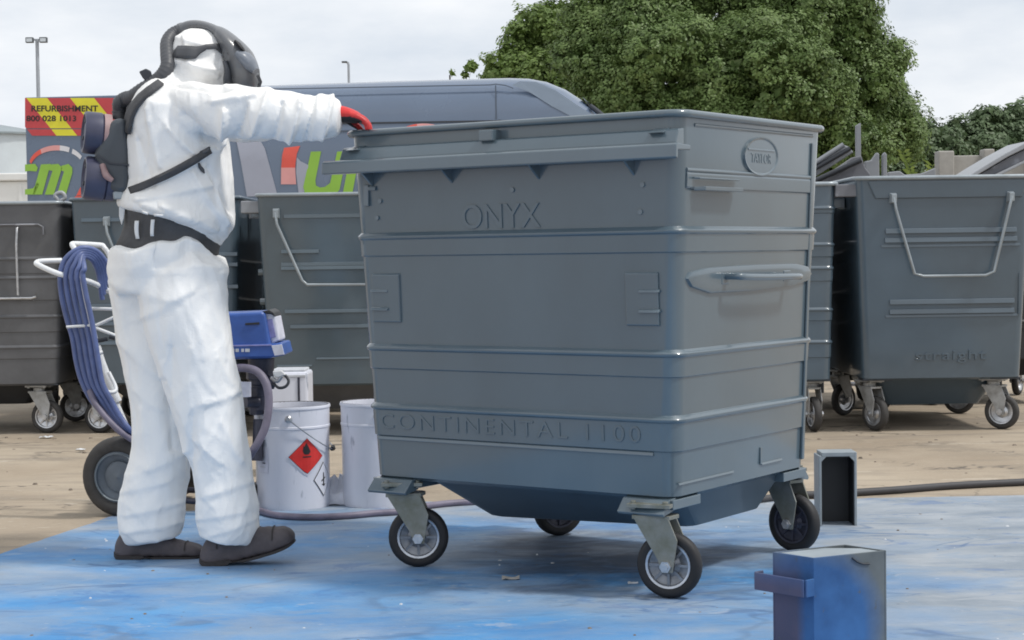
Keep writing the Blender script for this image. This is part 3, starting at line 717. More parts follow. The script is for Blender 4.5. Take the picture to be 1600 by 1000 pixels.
# rear door swung back, in line with the side
dY = -0.10
def dp(x, y, out=0.004):
    d = VI.to_3x3() @ ray(x, y); tt = (dY - out - vo.y) / d.y; return vo + d * tt
d0, d1 = dp(38, 152), dp(187, 152); zb_ = .55
door = MB().box(((d0.x + d1.x) / 2, dY + .032, (d0.z + zb_) / 2), (d1.x - d0.x, .06, d0.z - zb_)).build('rear_door', M['van_paint'], van, bevel=.01)
def clip_poly(poly, x0, x1, y0, y1):
    for ax, val, sg in ((0, x0, 1), (0, x1, -1), (1, y0, 1), (1, y1, -1)):
        out = []
        for i in range(len(poly)):
            a, b2 = poly[i], poly[(i + 1) % len(poly)]
            ia, ib = (a[ax] - val) * sg >= 0, (b2[ax] - val) * sg >= 0
            if ia: out.append(a)
            if ia != ib:
                tt = (val - a[ax]) / (b2[ax] - a[ax]); out.append((a[0] + (b2[0] - a[0]) * tt, a[1] + (b2[1] - a[1]) * tt))
        poly = out
        if not poly: break
    return poly
stripes = [(-36, 'r'), (2, 'y'), (34.5, 'r'), (70.5, 'y'), (108, 'r'), (146, 'y')]
for y0, y1 in ((153, 200.5), (202, 212)):
    for i, (sx, k) in enumerate(stripes):
        wnext = stripes[i + 1][0] if i + 1 < len(stripes) else 190
        sl = .80
        q = [(39 + sx, 153), (39 + wnext, 153), (39 + wnext + 60 * sl, 213), (39 + sx + 60 * sl, 213)]
        q = clip_poly(q, 39, 184.5, y0, y1)
        if len(q) > 2:
            b = MB(); b.add([tuple(dp(x, y, .004)) for x, y in q], [tuple(range(len(q)))])
            b.build('hazard_stripe', M['chev_red' if k == 'r' else 'chev_yellow'], door, fix=False)
def door_text(s, cx, cy, hpx, m, wpx, shear=0.0):
    me = text_mesh(s, 1.0, 0.0, shear, bold=.022)
    co = np.array([v.co for v in me.vertices]); w = co[:, 0].max() - co[:, 0].min(); hgt = co[:, 1].max() - co[:, 1].min()
    sc = wpx / w; sy = hpx / hgt; mx0 = (co[:, 0].max() + co[:, 0].min()) / 2; my0 = (co[:, 1].max() + co[:, 1].min()) / 2
    for v in me.vertices:
        p = dp(cx + (v.co.x - mx0) * sc, cy - (v.co.y - my0) * sy, .008); v.co = p
    return link_mesh('lettering', me, m, door)
door_text('REFURBISHMENT', 101, 169.5, 9.5, M['black_print'], 104)
door_text('800 028 1013', 80, 185, 9, M['black_print'], 78)
ar_o = arc(89, 259, 44, 32, 168, 28, 20); ar_i = arc(89, 262, 41, 27, 28, 168, 20)
for i in range(20):
    q = [ar_o[i], ar_o[i + 1], ar_i[19 - i], ar_i[20 - i]]
    if i == 15: continue
    b = MB(); b.add([tuple(dp(x, y, .005)) for x, y in q], [(0, 1, 2, 3)])
    b.build('livery_arc', M['livery_red'] if i < 6 else (M['livery_pink'] if i < 12 else M['livery_white']), door, fix=False)
glyph('livery_letter', [[(39, 257), (55, 256), (59, 262), (57, 268), (46, 267), (39, 268)], [(39, 296), (52, 294), (58, 285), (61, 288), (54, 304), (39, 304)]], M['livery_green'], dp, door, .005)
glyph('livery_letter', [[(64, 257), (79, 256), (66, 304), (51, 304)], [(78, 257), (91, 256), (97, 262), (84, 304), (70, 304), (82, 267), (76, 266)],
                        [(96, 259), (107, 256), (113, 262), (113, 270), (103, 304), (89, 304), (100, 268), (95, 266)]], M['livery_green'], dp, door, .005)
glyph('livery_arc', [[(126, 292), (132, 304), (119, 306)], [(117, 307), (134, 305), (134, 311), (117, 312)]], M['livery_red'], dp, door, .005)

# ------------------------------------------------------------------ wheeled bins
def rrect(a, b, r, z, n=6):
    p = []
    for cx, cy, t0 in ((a - r, b - r, 0), (-a + r, b - r, 90), (-a + r, -b + r, 180), (a - r, -b + r, 270)):
        for k in range(n + 1):
            t = R(t0 + 90 * k / n); p.append((cx + r * math.cos(t), cy + r * math.sin(t), z))
    return p
class Box:                                            # tapered body of a bin: half sizes at a height
    def __init__(s, L, D, zb, zt, wb): s.L, s.D, s.zb, s.zt, s.wb = L, D, zb, zt, wb
    def half(s, z):
        k = (z - s.zb) / (s.zt - s.zb); f = s.wb + (1 - s.wb) * k
        return s.L / 2 * f, s.D / 2 * f
    def front(s, u, z, out=0.0): return Vector((u, -s.half(z)[1] - out, z))
    def side(s, v, z, out=0.0): return Vector((s.half(z)[0] + out, v, z))
    def left(s, v, z, out=0.0): return Vector((-s.half(z)[0] - out, v, z))
def body_mesh(B, ribs, r=.05):
    lev = [(B.zb - .012, -.02), (B.zb, 0)]
    for zt_, zb_, out in sorted(ribs, key=lambda q: q[1]):
        lev += [(zb_ - .004, 0), (zb_, out * .42), (zt_ - .016, out * .45), (zt_ - .011, out * .9), (zt_ - .007, out), (zt_ - .004, out * .97), (zt_ + .001, out * .66), (zt_ + .005, out * .25), (zt_ + .008, 0)]
    lev += [(B.zt - .004, 0)]
    rs = [rrect(B.half(z)[0] + o, B.half(z)[1] + o, r + o, z) for z, o in lev]
    rs += [rrect(B.half(B.zt)[0] - .012, B.half(B.zt)[1] - .012, r - .012, B.zt - .004)]
    rs += [rrect(B.half(B.zb + .03)[0] - .02, B.half(B.zb + .03)[1] - .02, r - .012, B.zb + .03)]
    return MB().rings(rs)
def bar(pts_fn, a, b2, z0, z1, out, m, parent, name='rib', bev=.003):     # proud bar between a..b on a face
    f = pts_fn; q = [f(a, z0, .0), f(b2, z0, .0), f(b2, z1, .0), f(a, z1, .0)]; o = [f(a, z0, out), f(b2, z0, out), f(b2, z1, out * .6), f(a, z1, out * .6)]
    return MB().hexa(q, o).build(name, m, parent, bevel=bev)
def castor(parent, contact, ang, trail=.05, rad=.1, w=.046, ztop=.30, fork=None, tyre=None, rim=None, spokes=8):
    fork = fork or M['fork_dull']; tyre = tyre or M['rubber']; rim = rim or M['rim_steel']
    T = Matrix.Translation((contact[0], contact[1], 0)) @ Matrix.Rotation(ang, 4, 'Z')
    b = MB(); hw = w / 2 + .010; sx = -trail
    for s in (-1, 1):
        y = s * (hw + .004)
        poly = [(sx - .052, y - .003 * 1, ztop - .055), (sx + .058, y - .003, ztop - .055), (.036, y - .003, rad + .078), (.020, y - .003, rad - .018), (-.013, y - .003, rad - .020), (-.026, y - .003, rad + .020)]
        b.prism(poly, (0, .006, 0))
    b.prism([(sx - .055, -hw - .006, ztop - .062), (sx + .062, -hw - .006, ztop - .062), (sx + .075, hw * .6, ztop - .062), (sx + .062, hw + .006, ztop - .062), (sx - .055, hw + .006, ztop - .062)], (0, 0, .012))
    b.tube([(sx, 0, ztop - .052), (sx, 0, ztop - .03)], .036, 14)
    b.box((sx, 0, ztop - .020), (.135, .105, .012))
    for ix in (-1, 1):
        for iy in (-1, 1): b.tube([(sx + ix * .05, iy * .038, ztop - .032), (sx + ix * .05, iy * .038, ztop - .006)], .009, 6)
    MBt = MB(); MBt.v, MBt.f = [tuple(T @ Vector(p)) for p in b.v], b.f
    c = MBt.build('castor', fork, parent, bevel=.0015)
    W = T @ Matrix.Translation((0, 0, rad)) @ Matrix.Rotation(R(90), 4, 'X')
    h = w / 2
    MB().lathe([(rad * .70, -h * .82), (rad * .84, -h * .98), (rad * .95, -h * .78), (rad * .995, -h * .35), (rad, 0), (rad * .995, h * .35), (rad * .95, h * .78), (rad * .84, h * .98), (rad * .70, h * .82), (rad * .68, 0), (rad * .70, -h * .82)], 36, W).build('tyre', tyre, c, smooth=50)
    fl = MB()
    for s in (-1, 1): fl.lathe([(rad * .715, s * h * .70), (rad * .695, s * h * .94), (rad * .63, s * h * .88), (rad * .615, s * h * .55)], 32, W)
    fl.build('rim_flange', rim, c, smooth=50)
    rm = MB().lathe([(rad * .63, -h * .60), (rad * .60, -h * .45), (rad * .36, -h * .22), (rad * .22, -h * .55), (rad * .22, -h * 1.05), (.001, -h * 1.08)], 32, W)
    rm.lathe([(rad * .63, h * .60), (rad * .60, h * .45), (rad * .36, h * .22), (rad * .22, h * .55), (rad * .22, h * 1.05), (.001, h * 1.08)], 32, W)
    for k in range(spokes):
        a = 2 * math.pi * k / spokes
        for s in (-1, 1):
            rm.add([(rad * .25 * math.cos(a - .16), rad * .25 * math.sin(a - .16), s * h * .62), (rad * .61 * math.cos(a - .07), rad * .61 * math.sin(a - .07), s * h * .62), (rad * .61 * math.cos(a + .07), rad * .61 * math.sin(a + .07), s * h * .62), (rad * .25 * math.cos(a + .16), rad * .25 * math.sin(a + .16), s * h * .62),
                    (rad * .25 * math.cos(a - .16), rad * .25 * math.sin(a - .16), s * h * .2), (rad * .61 * math.cos(a - .07), rad * .61 * math.sin(a - .07), s * h * .2), (rad * .61 * math.cos(a + .07), rad * .61 * math.sin(a + .07), s * h * .2), (rad * .25 * math.cos(a + .16), rad * .25 * math.sin(a + .16), s * h * .2)],
                   [(0, 1, 2, 3), (0, 4, 5, 1), (3, 2, 6, 7), (1, 5, 6, 2), (0, 3, 7, 4)], W)
    rm.build('wheel_rim', M['disc_steel'] if rim is M['rim_steel'] else rim, c, smooth=35)
    ab = MB(); ab.tube([W @ Vector((0, 0, -hw - .022)), W @ Vector((0, 0, hw + .022))], .010, 8); ab.tube([W @ Vector((0, 0, -hw - .018)), W @ Vector((0, 0, -hw - .008))], .018, 6); ab.tube([W @ Vector((0, 0, hw + .018)), W @ Vector((0, 0, hw + .008))], .018, 6)
    ab.build('axle_bolt', M['galv'], c, smooth=30)
    return c
def emboss(parent, s, fn, cx, cz, wid, hgt, m, depth=.004, bev=.0022, spacing=1.0, flip=False, bold=0.0, name='lettering'):
    me = text_mesh(s, 1.0, .02, bevel=.008, spacing=spacing, bold=bold)
    co = np.array([v.co for v in me.vertices])
    lo, hi = co.min(0), co.max(0); sx = wid / (hi[0] - lo[0]); sz = hgt / (hi[1] - lo[1]); sd = depth / (hi[2] - lo[2])
    for v in me.vertices:
        u = cx + (v.co.x - (lo[0] + hi[0]) / 2) * sx; z = cz + (v.co.y - (lo[1] + hi[1]) / 2) * sz
        v.co = fn(u, z, (v.co.z - lo[2]) * sd)
    bm = bmesh.new(); bm.from_mesh(me); bm.verts.ensure_lookup_table(); seen = set(); isl = []
    for v in bm.verts:
        if v.index in seen: continue
        st_ = [v]; seen.add(v.index); cur = []
        while st_:
            q = st_.pop(); cur.append(q.index)
            for e in q.link_edges:
                w = e.other_vert(q)
                if w.index not in seen: seen.add(w.index); st_.append(w)
        isl.append(cur)
    out = None
    for cur in isl:
        mp_ = {i: k for k, i in enumerate(cur)}; s_ = set(cur)
        b = MB(); b.add([tuple(bm.verts[i].co) for i in cur], [tuple(mp_[v.index] for v in f.verts) for f in bm.faces if f.verts[0].index in s_])
        out = b.build('letter', m, parent, fix=False)
    bm.free()
    return out
def rim_lip(B, parent, m, rad=.0115, out=.008):
    p = rrect(B.half(B.zt)[0] + out, B.half(B.zt)[1] + out, .055, B.zt)
    return MB().tube(p, rad, 10, cyc=True).build('rim', m, parent, smooth=60)

# ---- the freshly sprayed bin in front
BYAW = -0.608
mb = thing('waste_bin', 'large glossy grey bin in front, lettered CONTINENTAL 1100, held by the person in white', 'wheelie bin', (.26, 5.933, GZ), BYAW, 'four-wheeled waste bins')
B = Box(1.26, .985, .304, 1.44, .914)
P_ = M['bin_paint']
body = body_mesh(B, [(1.103, 1.036, .0125), (.737, .664, .0125), (.540, .441, .0135)], .05).build('body', P_, mb, smooth=28)
rim_lip(B, mb, P_)
# front lifting bar with its two tiers and the gussets below
lb = MB(); hb = B.half(1.35)[1]
pf = [(0, 1.396), (.026, 1.393), (.034, 1.388), (.050, 1.352), (.046, 1.346), (0, 1.346)]
lb.prism([(-.628, -hb - o, z) for o, z in pf], (1.272, 0, 0))
pf = [(0, 1.3455), (.050, 1.3475), (.078, 1.350), (.088, 1.344), (.090, 1.306), (.076, 1.303), (.074, 1.328), (0, 1.330)]
lb.prism([(-.672, -hb - o, z) for o, z in pf], (1.338, 0, 0))
lift = lb.build('lifting_bar', P_, mb, bevel=.004)
for u in (-.53, -.205, .13, .47):
    MB().prism([(u - .004, -hb + .004, 1.340), (u - .004, -hb - .072, 1.335), (u - .004, -hb - .070, 1.316), (u - .004, -hb + .006, 1.262)], (.008, 0, 0)).build('gusset', P_, mb, bevel=.0015)
for a, c_ in ((-.60, -.55), (.55, .60)): MB().prism([(a, -hb - .002, 1.40), (a, -hb - .055, 1.383), (a, -hb - .002, 1.376)], (c_ - a, 0, 0)).build('end_stop', P_, mb, bevel=.002)
MB().box((-.035, -hb - .022, 1.405), (.055, .05, .035)).build('lid_catch', P_, mb, bevel=.004)
# corner plates, small bars, bolts on the front
for sgn in (-1, 1):
    q = lambda u, z, o=0: B.front(sgn * u, z, o)
    b = MB(); b.hexa([q(.430, .815), q(.545, .815), q(.545, .978), q(.430, .978)], [q(.433, .818, .008), q(.545, .818, .008), q(.545, .972, .008), q(.433, .972, .008)]); b.build('corner_plate', P_, mb, bevel=.002)
    bar(q, .478, .55, .855, .866, .018, P_, mb); bar(q, .478, .55, .915, .925, .014, P_, mb)
bar(B.front, -.55, .51, .425, .436, .006, P_, mb)
for u, z in ((.50, 1.235), (.49, 1.155), (-.50, 1.215), (-.515, 1.16), (.03, 1.235)):
    bb = MB(); p0, p1 = B.front(u, z, -.002), B.front(u, z, .005); bb.tube([p0, p1], .008, 8); bb.build('bolt_head', P_, mb, smooth=30)
for u0, u1, z0, z1 in ((-.565, -.545, 1.20, 1.27), (-.545, -.515, 1.25, 1.265)): bar(B.front, u0, u1, z0, z1, .010, P_, mb, 'hinge_plate', .002)
emboss(mb, 'ONYX', B.front, -.018, 1.155, .30, .078, P_, .0045, bold=.0)
emboss(mb, 'CONTINENTAL 1100', lambda u, z, o=0: B.front(u, z, o + .0058), -.03, .488, 1.0, .050, P_, .0034, spacing=1.25, bold=-.012)
# right side: upper band, oval plaque, latch pocket, lens boss with handle, lower marks
S = B.side
def side_band(v0, v1, z0=1.222, z1=1.276, out=.013):
    b = MB(); b.tube([S(v0, z1, -.001), S((v0 + v1) / 2, z1, -.001), S(v1, z1, -.001)], .0075, 12); b.build('band_bead', P_, mb, smooth=60)
    MB().hexa([S(v0, z0), S(v1, z0), S(v1, z1), S(v0, z1)], [S(v0, z0 + .004, out * .4), S(v1, z0 + .004, out * .4), S(v1, z1 - .012, out * .4), S(v0, z1 - .012, out * .4)]).build('side_band', P_, mb, bevel=.001)
side_band(-.44, .398)
b = MB(); b.tube([S(-.40, 1.410, -.002), S(0, 1.412, -.002), S(.41, 1.414, -.002)], .006, 10); b.build('side_bead', P_, mb, smooth=60)
ov = [(0.032 + .118 * math.cos(2 * math.pi * k / 32), 1.332 + .062 * math.sin(2 * math.pi * k / 32)) for k in range(32)]
ob = MB(); ob.rings([[S(v, z, .0) for v, z in ov], [S(.032 + (v - .032) * .98, 1.332 + (z - 1.332) * .97, .008) for v, z in ov], [S(.032 + (v - .032) * .94, 1.332 + (z - 1.332) * .92, .0075) for v, z in ov], [S(.032 + (v - .032) * .90, 1.332 + (z - 1.332) * .86, .0045) for v, z in ov]])
plaque = ob.build('plaque', P_, mb, smooth=12)
emboss(plaque, 'TAYLOR', lambda u, z, o=0: S(u, z, o + .0045), .032, 1.326, .14, .030, P_, .0016)
bar(lambda u, z, o=0: S(u, z, o + .0045), -.06, .124, 1.350, 1.356, .003, P_, plaque, 'plaque_line', .001)
b = MB(); b.hexa([S(-.41, 1.216, .01), S(-.14, 1.216, .01), S(-.14, 1.226, .01), S(-.41, 1.226, .01)], [S(-.39, 1.216, .04), S(-.15, 1.216, .04), S(-.15, 1.228, .04), S(-.39, 1.228, .04)])
b.hexa([S(-.41, 1.250, .01), S(-.14, 1.250, .01), S(-.14, 1.257, .01), S(-.41, 1.257, .01)], [S(-.40, 1.250, .025), S(-.145, 1.250, .025), S(-.145, 1.255, .025), S(-.40, 1.255, .025)])
b.build('latch_pocket', P_, mb, bevel=.002)
ln = [(-.425, .955), (-.405, .975), (-.30, .986), (0, .991), (.31, .991), (.40, .980), (.43, .955), (.40, .932), (.30, .918), (0, .908), (-.28, .908), (-.395, .930)]
b = MB(); b.rings([[S(v, z, 0) for v, z in ln], [S(v * .99, .95 + (z - .95) * .96, .008) for v, z in ln], [S(v * .97, .95 + (z - .95) * .84, .0095) for v, z in ln], [S(v * .8, .95 + (z - .95) * .5, .0095) for v, z in ln]]).build('handle_boss', P_, mb, smooth=30)
b = MB(); b.tube([S(-.19, .958, .0), S(-.188, .958, .045), S(-.165, .956, .060), S(0, .952, .062), S(.21, .950, .060), S(.232, .950, .045), S(.234, .950, .0)], .011, 10, smooth=3); b.build('side_handle', P_, mb, smooth=60)
for v in (-.19, .234): MB().hexa([S(v - .03, .93, .004), S(v + .03, .93, .004), S(v + .03, .972, .004), S(v - .03, .972, .004)], [S(v - .024, .935, .012), S(v + .024, .935, .012), S(v + .024, .968, .012), S(v - .024, .968, .012)]).build('handle_foot', P_, mb, bevel=.002)
Lh = B.left
b = MB(); b.tube([Lh(-.19, .958, .0), Lh(-.188, .958, .05), Lh(0, .952, .06), Lh(.19, .950, .05), Lh(.192, .950, .0)], .011, 10, smooth=3); b.build('side_handle', P_, mb, smooth=60)
bar(S, -.43, -.08, .338, .345, .005, P_, mb, bev=.001)
bar(S, .10, .112, .345, .40, .006, P_, mb, bev=.001); bar(S, .112, .26, .342, .349, .006, P_, mb, bev=.001)
bar(S, .40, .418, .33, 1.39, .010, P_, mb, 'edge_flange', .003)
# pan below, corner brackets, castors
b = MB()
pt = rrect(.50, .37, .05, .300, 3); pm_ = rrect(.40, .235, .05, .182, 3); pq = rrect(.38, .215, .04, .176, 3)
b.rings([[(x + .05, y, z) for x, y, z in pt], [(x + .11, y + .02, z - .030 * (.4 - x)) for x, y, z in pm_], [(x + .11, y + .02, z - .030 * (.4 - x)) for x, y, z in pq]]).build('bottom_pan', M['pan_paint'], mb, smooth=25)
hB = B.half(.30)[1]; aB = B.half(.30)[0]
for sx in (-1, 1):
    for sy in (-1, 1):
        x0, x1 = (sx * .565, sx * .405)
        b = MB(); b.prism([(x0, sy * (hB - .03), .300), (x0, sy * (hB + .012), .296), (x0, sy * (hB + .05), .258), (x0, sy * (hB + .044), .250), (x0, sy * (hB - .02), .262), (x0, sy * (hB - .03), .272)], (x1 - x0, 0, 0))
        b.box((sx * .49, sy * (hB - .08), .281), (.17, .17, .03))
        b.build('castor_bracket', P_, mb, bevel=.0025)
        b = MB(); b.prism([(sx * (aB - .10), sy * (hB - .15), .268), (sx * (aB - .04), sy * (hB - .15), .266), (sx * (aB - .005), sy * (hB - .15), .284), (sx * (aB - .005), sy * (hB - .15), .290), (sx * (aB - .10), sy * (hB - .15), .280)], (0, sy * .11, 0)); b.build('bracket_lip', M['fork_dull'], mb, bevel=.002)
castor(mb, (-.427, -.403), R(34.8)); castor(mb, (.552, -.440), R(12.8)); castor(mb, (.515, .485), R(-10), fork=M['fork_dull'], rim=M['pump_dark'], tyre=M['rubber']); castor(mb, (-.38, .372), R(60), rim=M['pump_dark'])

# ---- bins waiting behind
def u_handle(parent, B, pts, m, r=.0085):
    b = MB(); b.tube([B.front(pts[0][0], pts[0][1], .0)] + [B.front(u, z, .045) for u, z in pts] + [B.front(pts[-1][0], pts[-1][1], .0)], r, 8); o = b.build('bail_handle', m, parent, smooth=60)
    for u, z in (pts[0], pts[-1]): MB().hexa([B.front(u - .02, z - .03, 0), B.front(u + .02, z - .03, 0), B.front(u + .02, z + .03, 0), B.front(u - .02, z + .03, 0)], [B.front(u - .014, z - .026, .05), B.front(u + .014, z - .026, .05), B.front(u + .014, z + .02, .05), B.front(u - .014, z + .02, .05)]).build('handle_lug', m, parent, bevel=.003)
    return o
def pan(parent, B, m, fu=.62, z=.18, off=0.0):
    a, d = B.half(B.zb)
    b = MB(); b.rings([[(x + off, y, q) for x, y, q in rrect(a * .80, d * .80, .04, B.zb - .003, 3)], [(x + off, y, q) for x, y, q in rrect(a * fu, d * .58, .04, z, 3)]]); return b.build('bottom_pan', m, parent, smooth=25)
def four_castors(parent, B, angs, tyre='rubber_worn', fork='fork_light', ins=.085, spokes=0):
    a, d = B.half(B.zb)
    for (sx, sy), an in zip(((-1, -1), (1, -1), (1, 1), (-1, 1)), angs):
        castor(parent, (sx * (a - ins), sy * (d - ins)), R(an), fork=M[fork], tyre=M[tyre], ztop=B.zb, rim=M['galv'], spokes=spokes)
        MB().box((sx * (a - ins), sy * (d - ins), B.zb - .008), (.17, .15, .010)).build('castor_plate', M['trim_dark'], parent, bevel=.002)
def trunnion(parent, B, m, z=1.33):
    for sx in (-1, 1):
        b = MB(); x = sx * B.half(z)[0]; b.tube([(x, -.1, z), (x + sx * .07, -.1, z)], .022, 10); b.box((x + sx * .05, -.18, z - .02), (.09, .05, .07)); b.build('lifting_trunnion', m, parent, bevel=.002)

G_ = 'four-wheeled waste bins'
# right-hand bin, lettered straight
fb = thing('waste_bin', 'grey bin lettered straight with a U-shaped bail handle, standing at the right edge', 'wheelie bin', (2.425, 10.53, 0), R(0), G_)
Bf = Box(.985, 1.26, .304, 1.432, .905); m_ = M['bin_slate']
body_mesh(Bf, [], .045).build('body', m_, fb, smooth=28); rim_lip(Bf, fb, M['handle_grey'], .012, .006)
ux = lambda px: (px - 1469) / 276.0
uz = lambda py: (676 - py) / 276.0
u_handle(fb, Bf, [(ux(1390), uz(312)), (ux(1393), uz(330)), (ux(1422), uz(429)), (ux(1436), uz(433)), (ux(1532), uz(433)), (ux(1545), uz(427)), (ux(1567), uz(330)), (ux(1571), uz(312))], M['handle_grey'])
b = MB(); q = lambda u, z, o=0: Bf.front(u, z, o)
b.hexa([q(ux(1362), uz(313)), q(ux(1590), uz(313)), q(ux(1600), uz(286)), q(ux(1350), uz(286))], [q(ux(1364), uz(312), .010), q(ux(1588), uz(312), .010), q(ux(1598), uz(286), .010), q(ux(1352), uz(286), .010)]); b.build('top_band', m_, fb, bevel=.003)
for y0, w0, w1 in ((362, 1379, 1582), (376, 1378, 1583), (472, 1386, 1580), (487, 1386, 1580)):
    bar(q, ux(w0), ux(w1), uz(y0 + 5), uz(y0 - 3), .014, m_, fb)
for y0, w0, w1 in ((386, 1373, 1588), (495, 1380, 1586)): bar(q, ux(w0), ux(w1), uz(y0 + 2), uz(y0 - 2), .006, m_, fb, bev=.001)
bar(q, ux(1586), ux(1590), uz(495), uz(430), .008, m_, fb, bev=.001)
emboss(fb, 'straight', q, ux(1482), uz(559), .40, .075, m_, .008, spacing=1.12)
pan(fb, Bf, m_, .62, .135); four_castors(fb, Bf, [-62, -35, -30, 40]); trunnion(fb, Bf, m_)
MB().box((-.535, -.52, uz(299)), (.13, .16, .07)).build('lift_block', M['scrap'], fb, bevel=.006)

# bin left of the big one, also seen end on
db = thing('waste_bin', 'grey bin with bail handle, partly hidden by the left edge of the big bin', 'wheelie bin', (-.955, 10.72, 0), 0, G_)
Bd = Box(.985, 1.26, .304, 1.392, .905); m_ = M['bin_grey']
body_mesh(Bd, [], .045).build('body', m_, db, smooth=28); rim_lip(Bd, db, M['handle_grey'], .011, .005)
vx = lambda px: (px - 539) / 273.0
vz = lambda py: Bd.zt - (py - 304) * (1.088 / 298)
q = lambda u, z, o=0: Bd.front(u, z, o)
u_handle(db, Bd, [(vx(435), vz(333)), (vx(437), vz(350)), (vx(474), vz(438)), (vx(482), vz(445)), (vx(600), vz(446)), (vx(640), vz(350)), (vx(642), vz(333))], M['handle_grey'])
for y0, w0, w1, o in ((393, 441, 500, .012), (419, 440, 640, .012), (487, 444, 640, .012), (511, 452, 640, .012), (338, 446, 640, .006), (413, 440, 640, .007)): bar(q, vx(w0), vx(w1), vz(y0 + 3), vz(y0 - 3), o, m_, db)
bar(q, vx(430), vx(485), vz(574), vz(571), .008, m_, db, bev=.001); bar(q, vx(492), vx(660), vz(563), vz(560), .008, m_, db, bev=.001)
pan(db, Bd, M['bin_dark'], .6, .14); four_castors(db, Bd, [-120, -35, -30, 40]); trunnion(db, Bd, m_)
MB().box((-.53, -.50, vz(322)), (.12, .16, .07)).build('lift_block', M['scrap_pale'], db, bevel=.006)
for k in range(2): MB().tube([Bd.left(-.52, .95 - k * .17, 0), Bd.left(-.52, .95 - k * .17, .03)], .02, 8).build('side_stud', m_, db, smooth=30)

# dark ribbed bin at the left edge
ab = thing('waste_bin', 'weathered dark ribbed bin with peeling paint at the left edge', 'wheelie bin', (-3.30, 10.95, 0), R(1), G_)
Ba = Box(1.26, .985, .304, 1.378, .92); m_ = M['bin_dark']
az = lambda py: Ba.zt - (py - 318) * (1.074 / 284)
body_mesh(Ba, [(az(404), az(428), .008), (az(434), az(470), .009), (az(495), az(520), .010), (az(543), az(562), .010)], .045).build('body', m_, ab, smooth=28); rim_lip(Ba, ab, M['handle_grey'], .011, .005)
q = lambda u, z, o=0: Ba.front(u, z, o)
ax_ = lambda px: (at(px, 400, 10.45).x + 3.30)
b = MB(); b.tube([q(ax_(-60), az(352), .012), q(ax_(58), az(352), .012), q(ax_(65), az(356), .012), q(ax_(65), az(368), .012)], .007, 6); b.build('panel_bead', M['scrap'], ab, smooth=60)
b = MB(); b.tube([q(ax_(26), az(356), .0), q(ax_(26), az(357), .03), q(ax_(24), az(385), .03), q(ax_(24), az(462), .03)], .008, 8); b.build('lid_bar', M['galv'], ab, smooth=60)
b = MB(); b.tube([q(ax_(-50), az(467), .03), q(ax_(45), az(467), .03), q(ax_(52), az(465), .03)], .008, 8); b.build('lid_bar', M['galv'], ab, smooth=60)
pan(ab, Ba, M['bin_black'], .62, .17); four_castors(ab, Ba, [-30, -12, 20, 40], spokes=8)
b = MB(); c0 = Vector((.60, -.42, Ba.zt)); b.tube([c0 + Vector((0, 0, -.12)), c0 + Vector((.01, -.03, .0)), c0 + Vector((-.01, -.03, .045)), c0 + Vector((.03, -.03, .06)), c0 + Vector((.05, -.03, .03)), c0 + Vector((.02, -.03, .01))], .012, 8, smooth=3); b.build('lid_hook', M['lid_light'], ab, smooth=60)
trunnion(ab, Ba, m_)

# slate bin behind the person
bb = thing('waste_bin', 'slate grey bin between the dark ribbed bin and the person, behind the hose coil', 'wheelie bin', (-2.10, 11.05, 0), 0, G_)
Bb = Box(.985, 1.26, .304, 1.392, .93); m_ = M['bin_slate']
body_mesh(Bb, [], .045).build('body', m_, bb, smooth=28); rim_lip(Bb, bb, m_, .012, .006)
q = lambda u, z, o=0: Bb.front(u, z, o)
bx = lambda px: (at(px, 400, 10.45).x + 2.10)
bz = lambda py: Bb.zt - (py - 318) * (1.088 / 284)
for y0, w0, w1 in ((350, 130, 195), (405, 330, 372), (421, 335, 372), (455, 330, 372), (482, 130, 190), (510, 130, 372), (540, 130, 372)): bar(q, bx(w0), bx(w1), bz(y0 + 3), bz(y0 - 3), .012, m_, bb)
u_handle(bb, Bb, [(bx(170), bz(352)), (bx(172), bz(370)), (bx(205), bz(460)), (bx(300), bz(460)), (bx(330), bz(370)), (bx(332), bz(352))], M['handle_grey'])
pan(bb, Bb, M['bin_dark'], .5, .17); four_castors(bb, Bb, [165, -35, -30, 40], tyre='rubber', spokes=8); trunnion(bb, Bb, M['scrap_pale'])

# ribbed bin showing a strip right of the big one
eb = thing('waste_bin', 'grey ribbed bin showing only a narrow strip right of the big bin', 'wheelie bin', (1.215, 10.45, 0), R(-2), G_)
Be = Box(1.26, .985, .304, 1.405, .95); m_ = M['bin_slate']
ez = lambda py: Be.zt - (py - 285) * (1.101 / 306)
body_mesh(Be, [(ez(321), ez(330), .010), (ez(378), ez(398), .010), (ez(415), ez(436), .008), (ez(480), ez(498), .010), (ez(531), ez(556), .010)], .045).build('body', m_, eb, smooth=28); rim_lip(Be, eb, M['handle_grey'], .013, .008)
pan(eb, Be, M['bin_dark'], .6, .17); four_castors(eb, Be, [-95, -80, 60, 40]); trunnion(eb, Be, m_)

# second-row bins, put in black to darken the gaps in the front row
for x, y, lab in ((2.02, 11.75, 'old black bin in the dark gap left of the bin lettered straight'), (3.15, 12.0, 'black bin added as dark backing behind the bin lettered straight'), (-1.42, 12.1, 'black bin added to darken the gap right of the person in white'), (-2.75, 12.3, 'old black bin behind the dark ribbed bin and the slate bin at left')):
    hb_ = thing('waste_bin', lab, 'wheelie bin', (x, y, 0), 0, G_)
    Bh = Box(1.0, .9, .304, 1.30, .93)
    body_mesh(Bh, [(1.0, .95, .01), (.75, .7, .01), (.55, .5, .01)], .045).build('body', M['bin_black'], hb_, smooth=28); rim_lip(Bh, hb_, M['bin_black'], .012, .006)
    four_castors(hb_, Bh, [-60, -80, 60, 40], tyre='rubber'); pan(hb_, Bh, M['bin_black'])

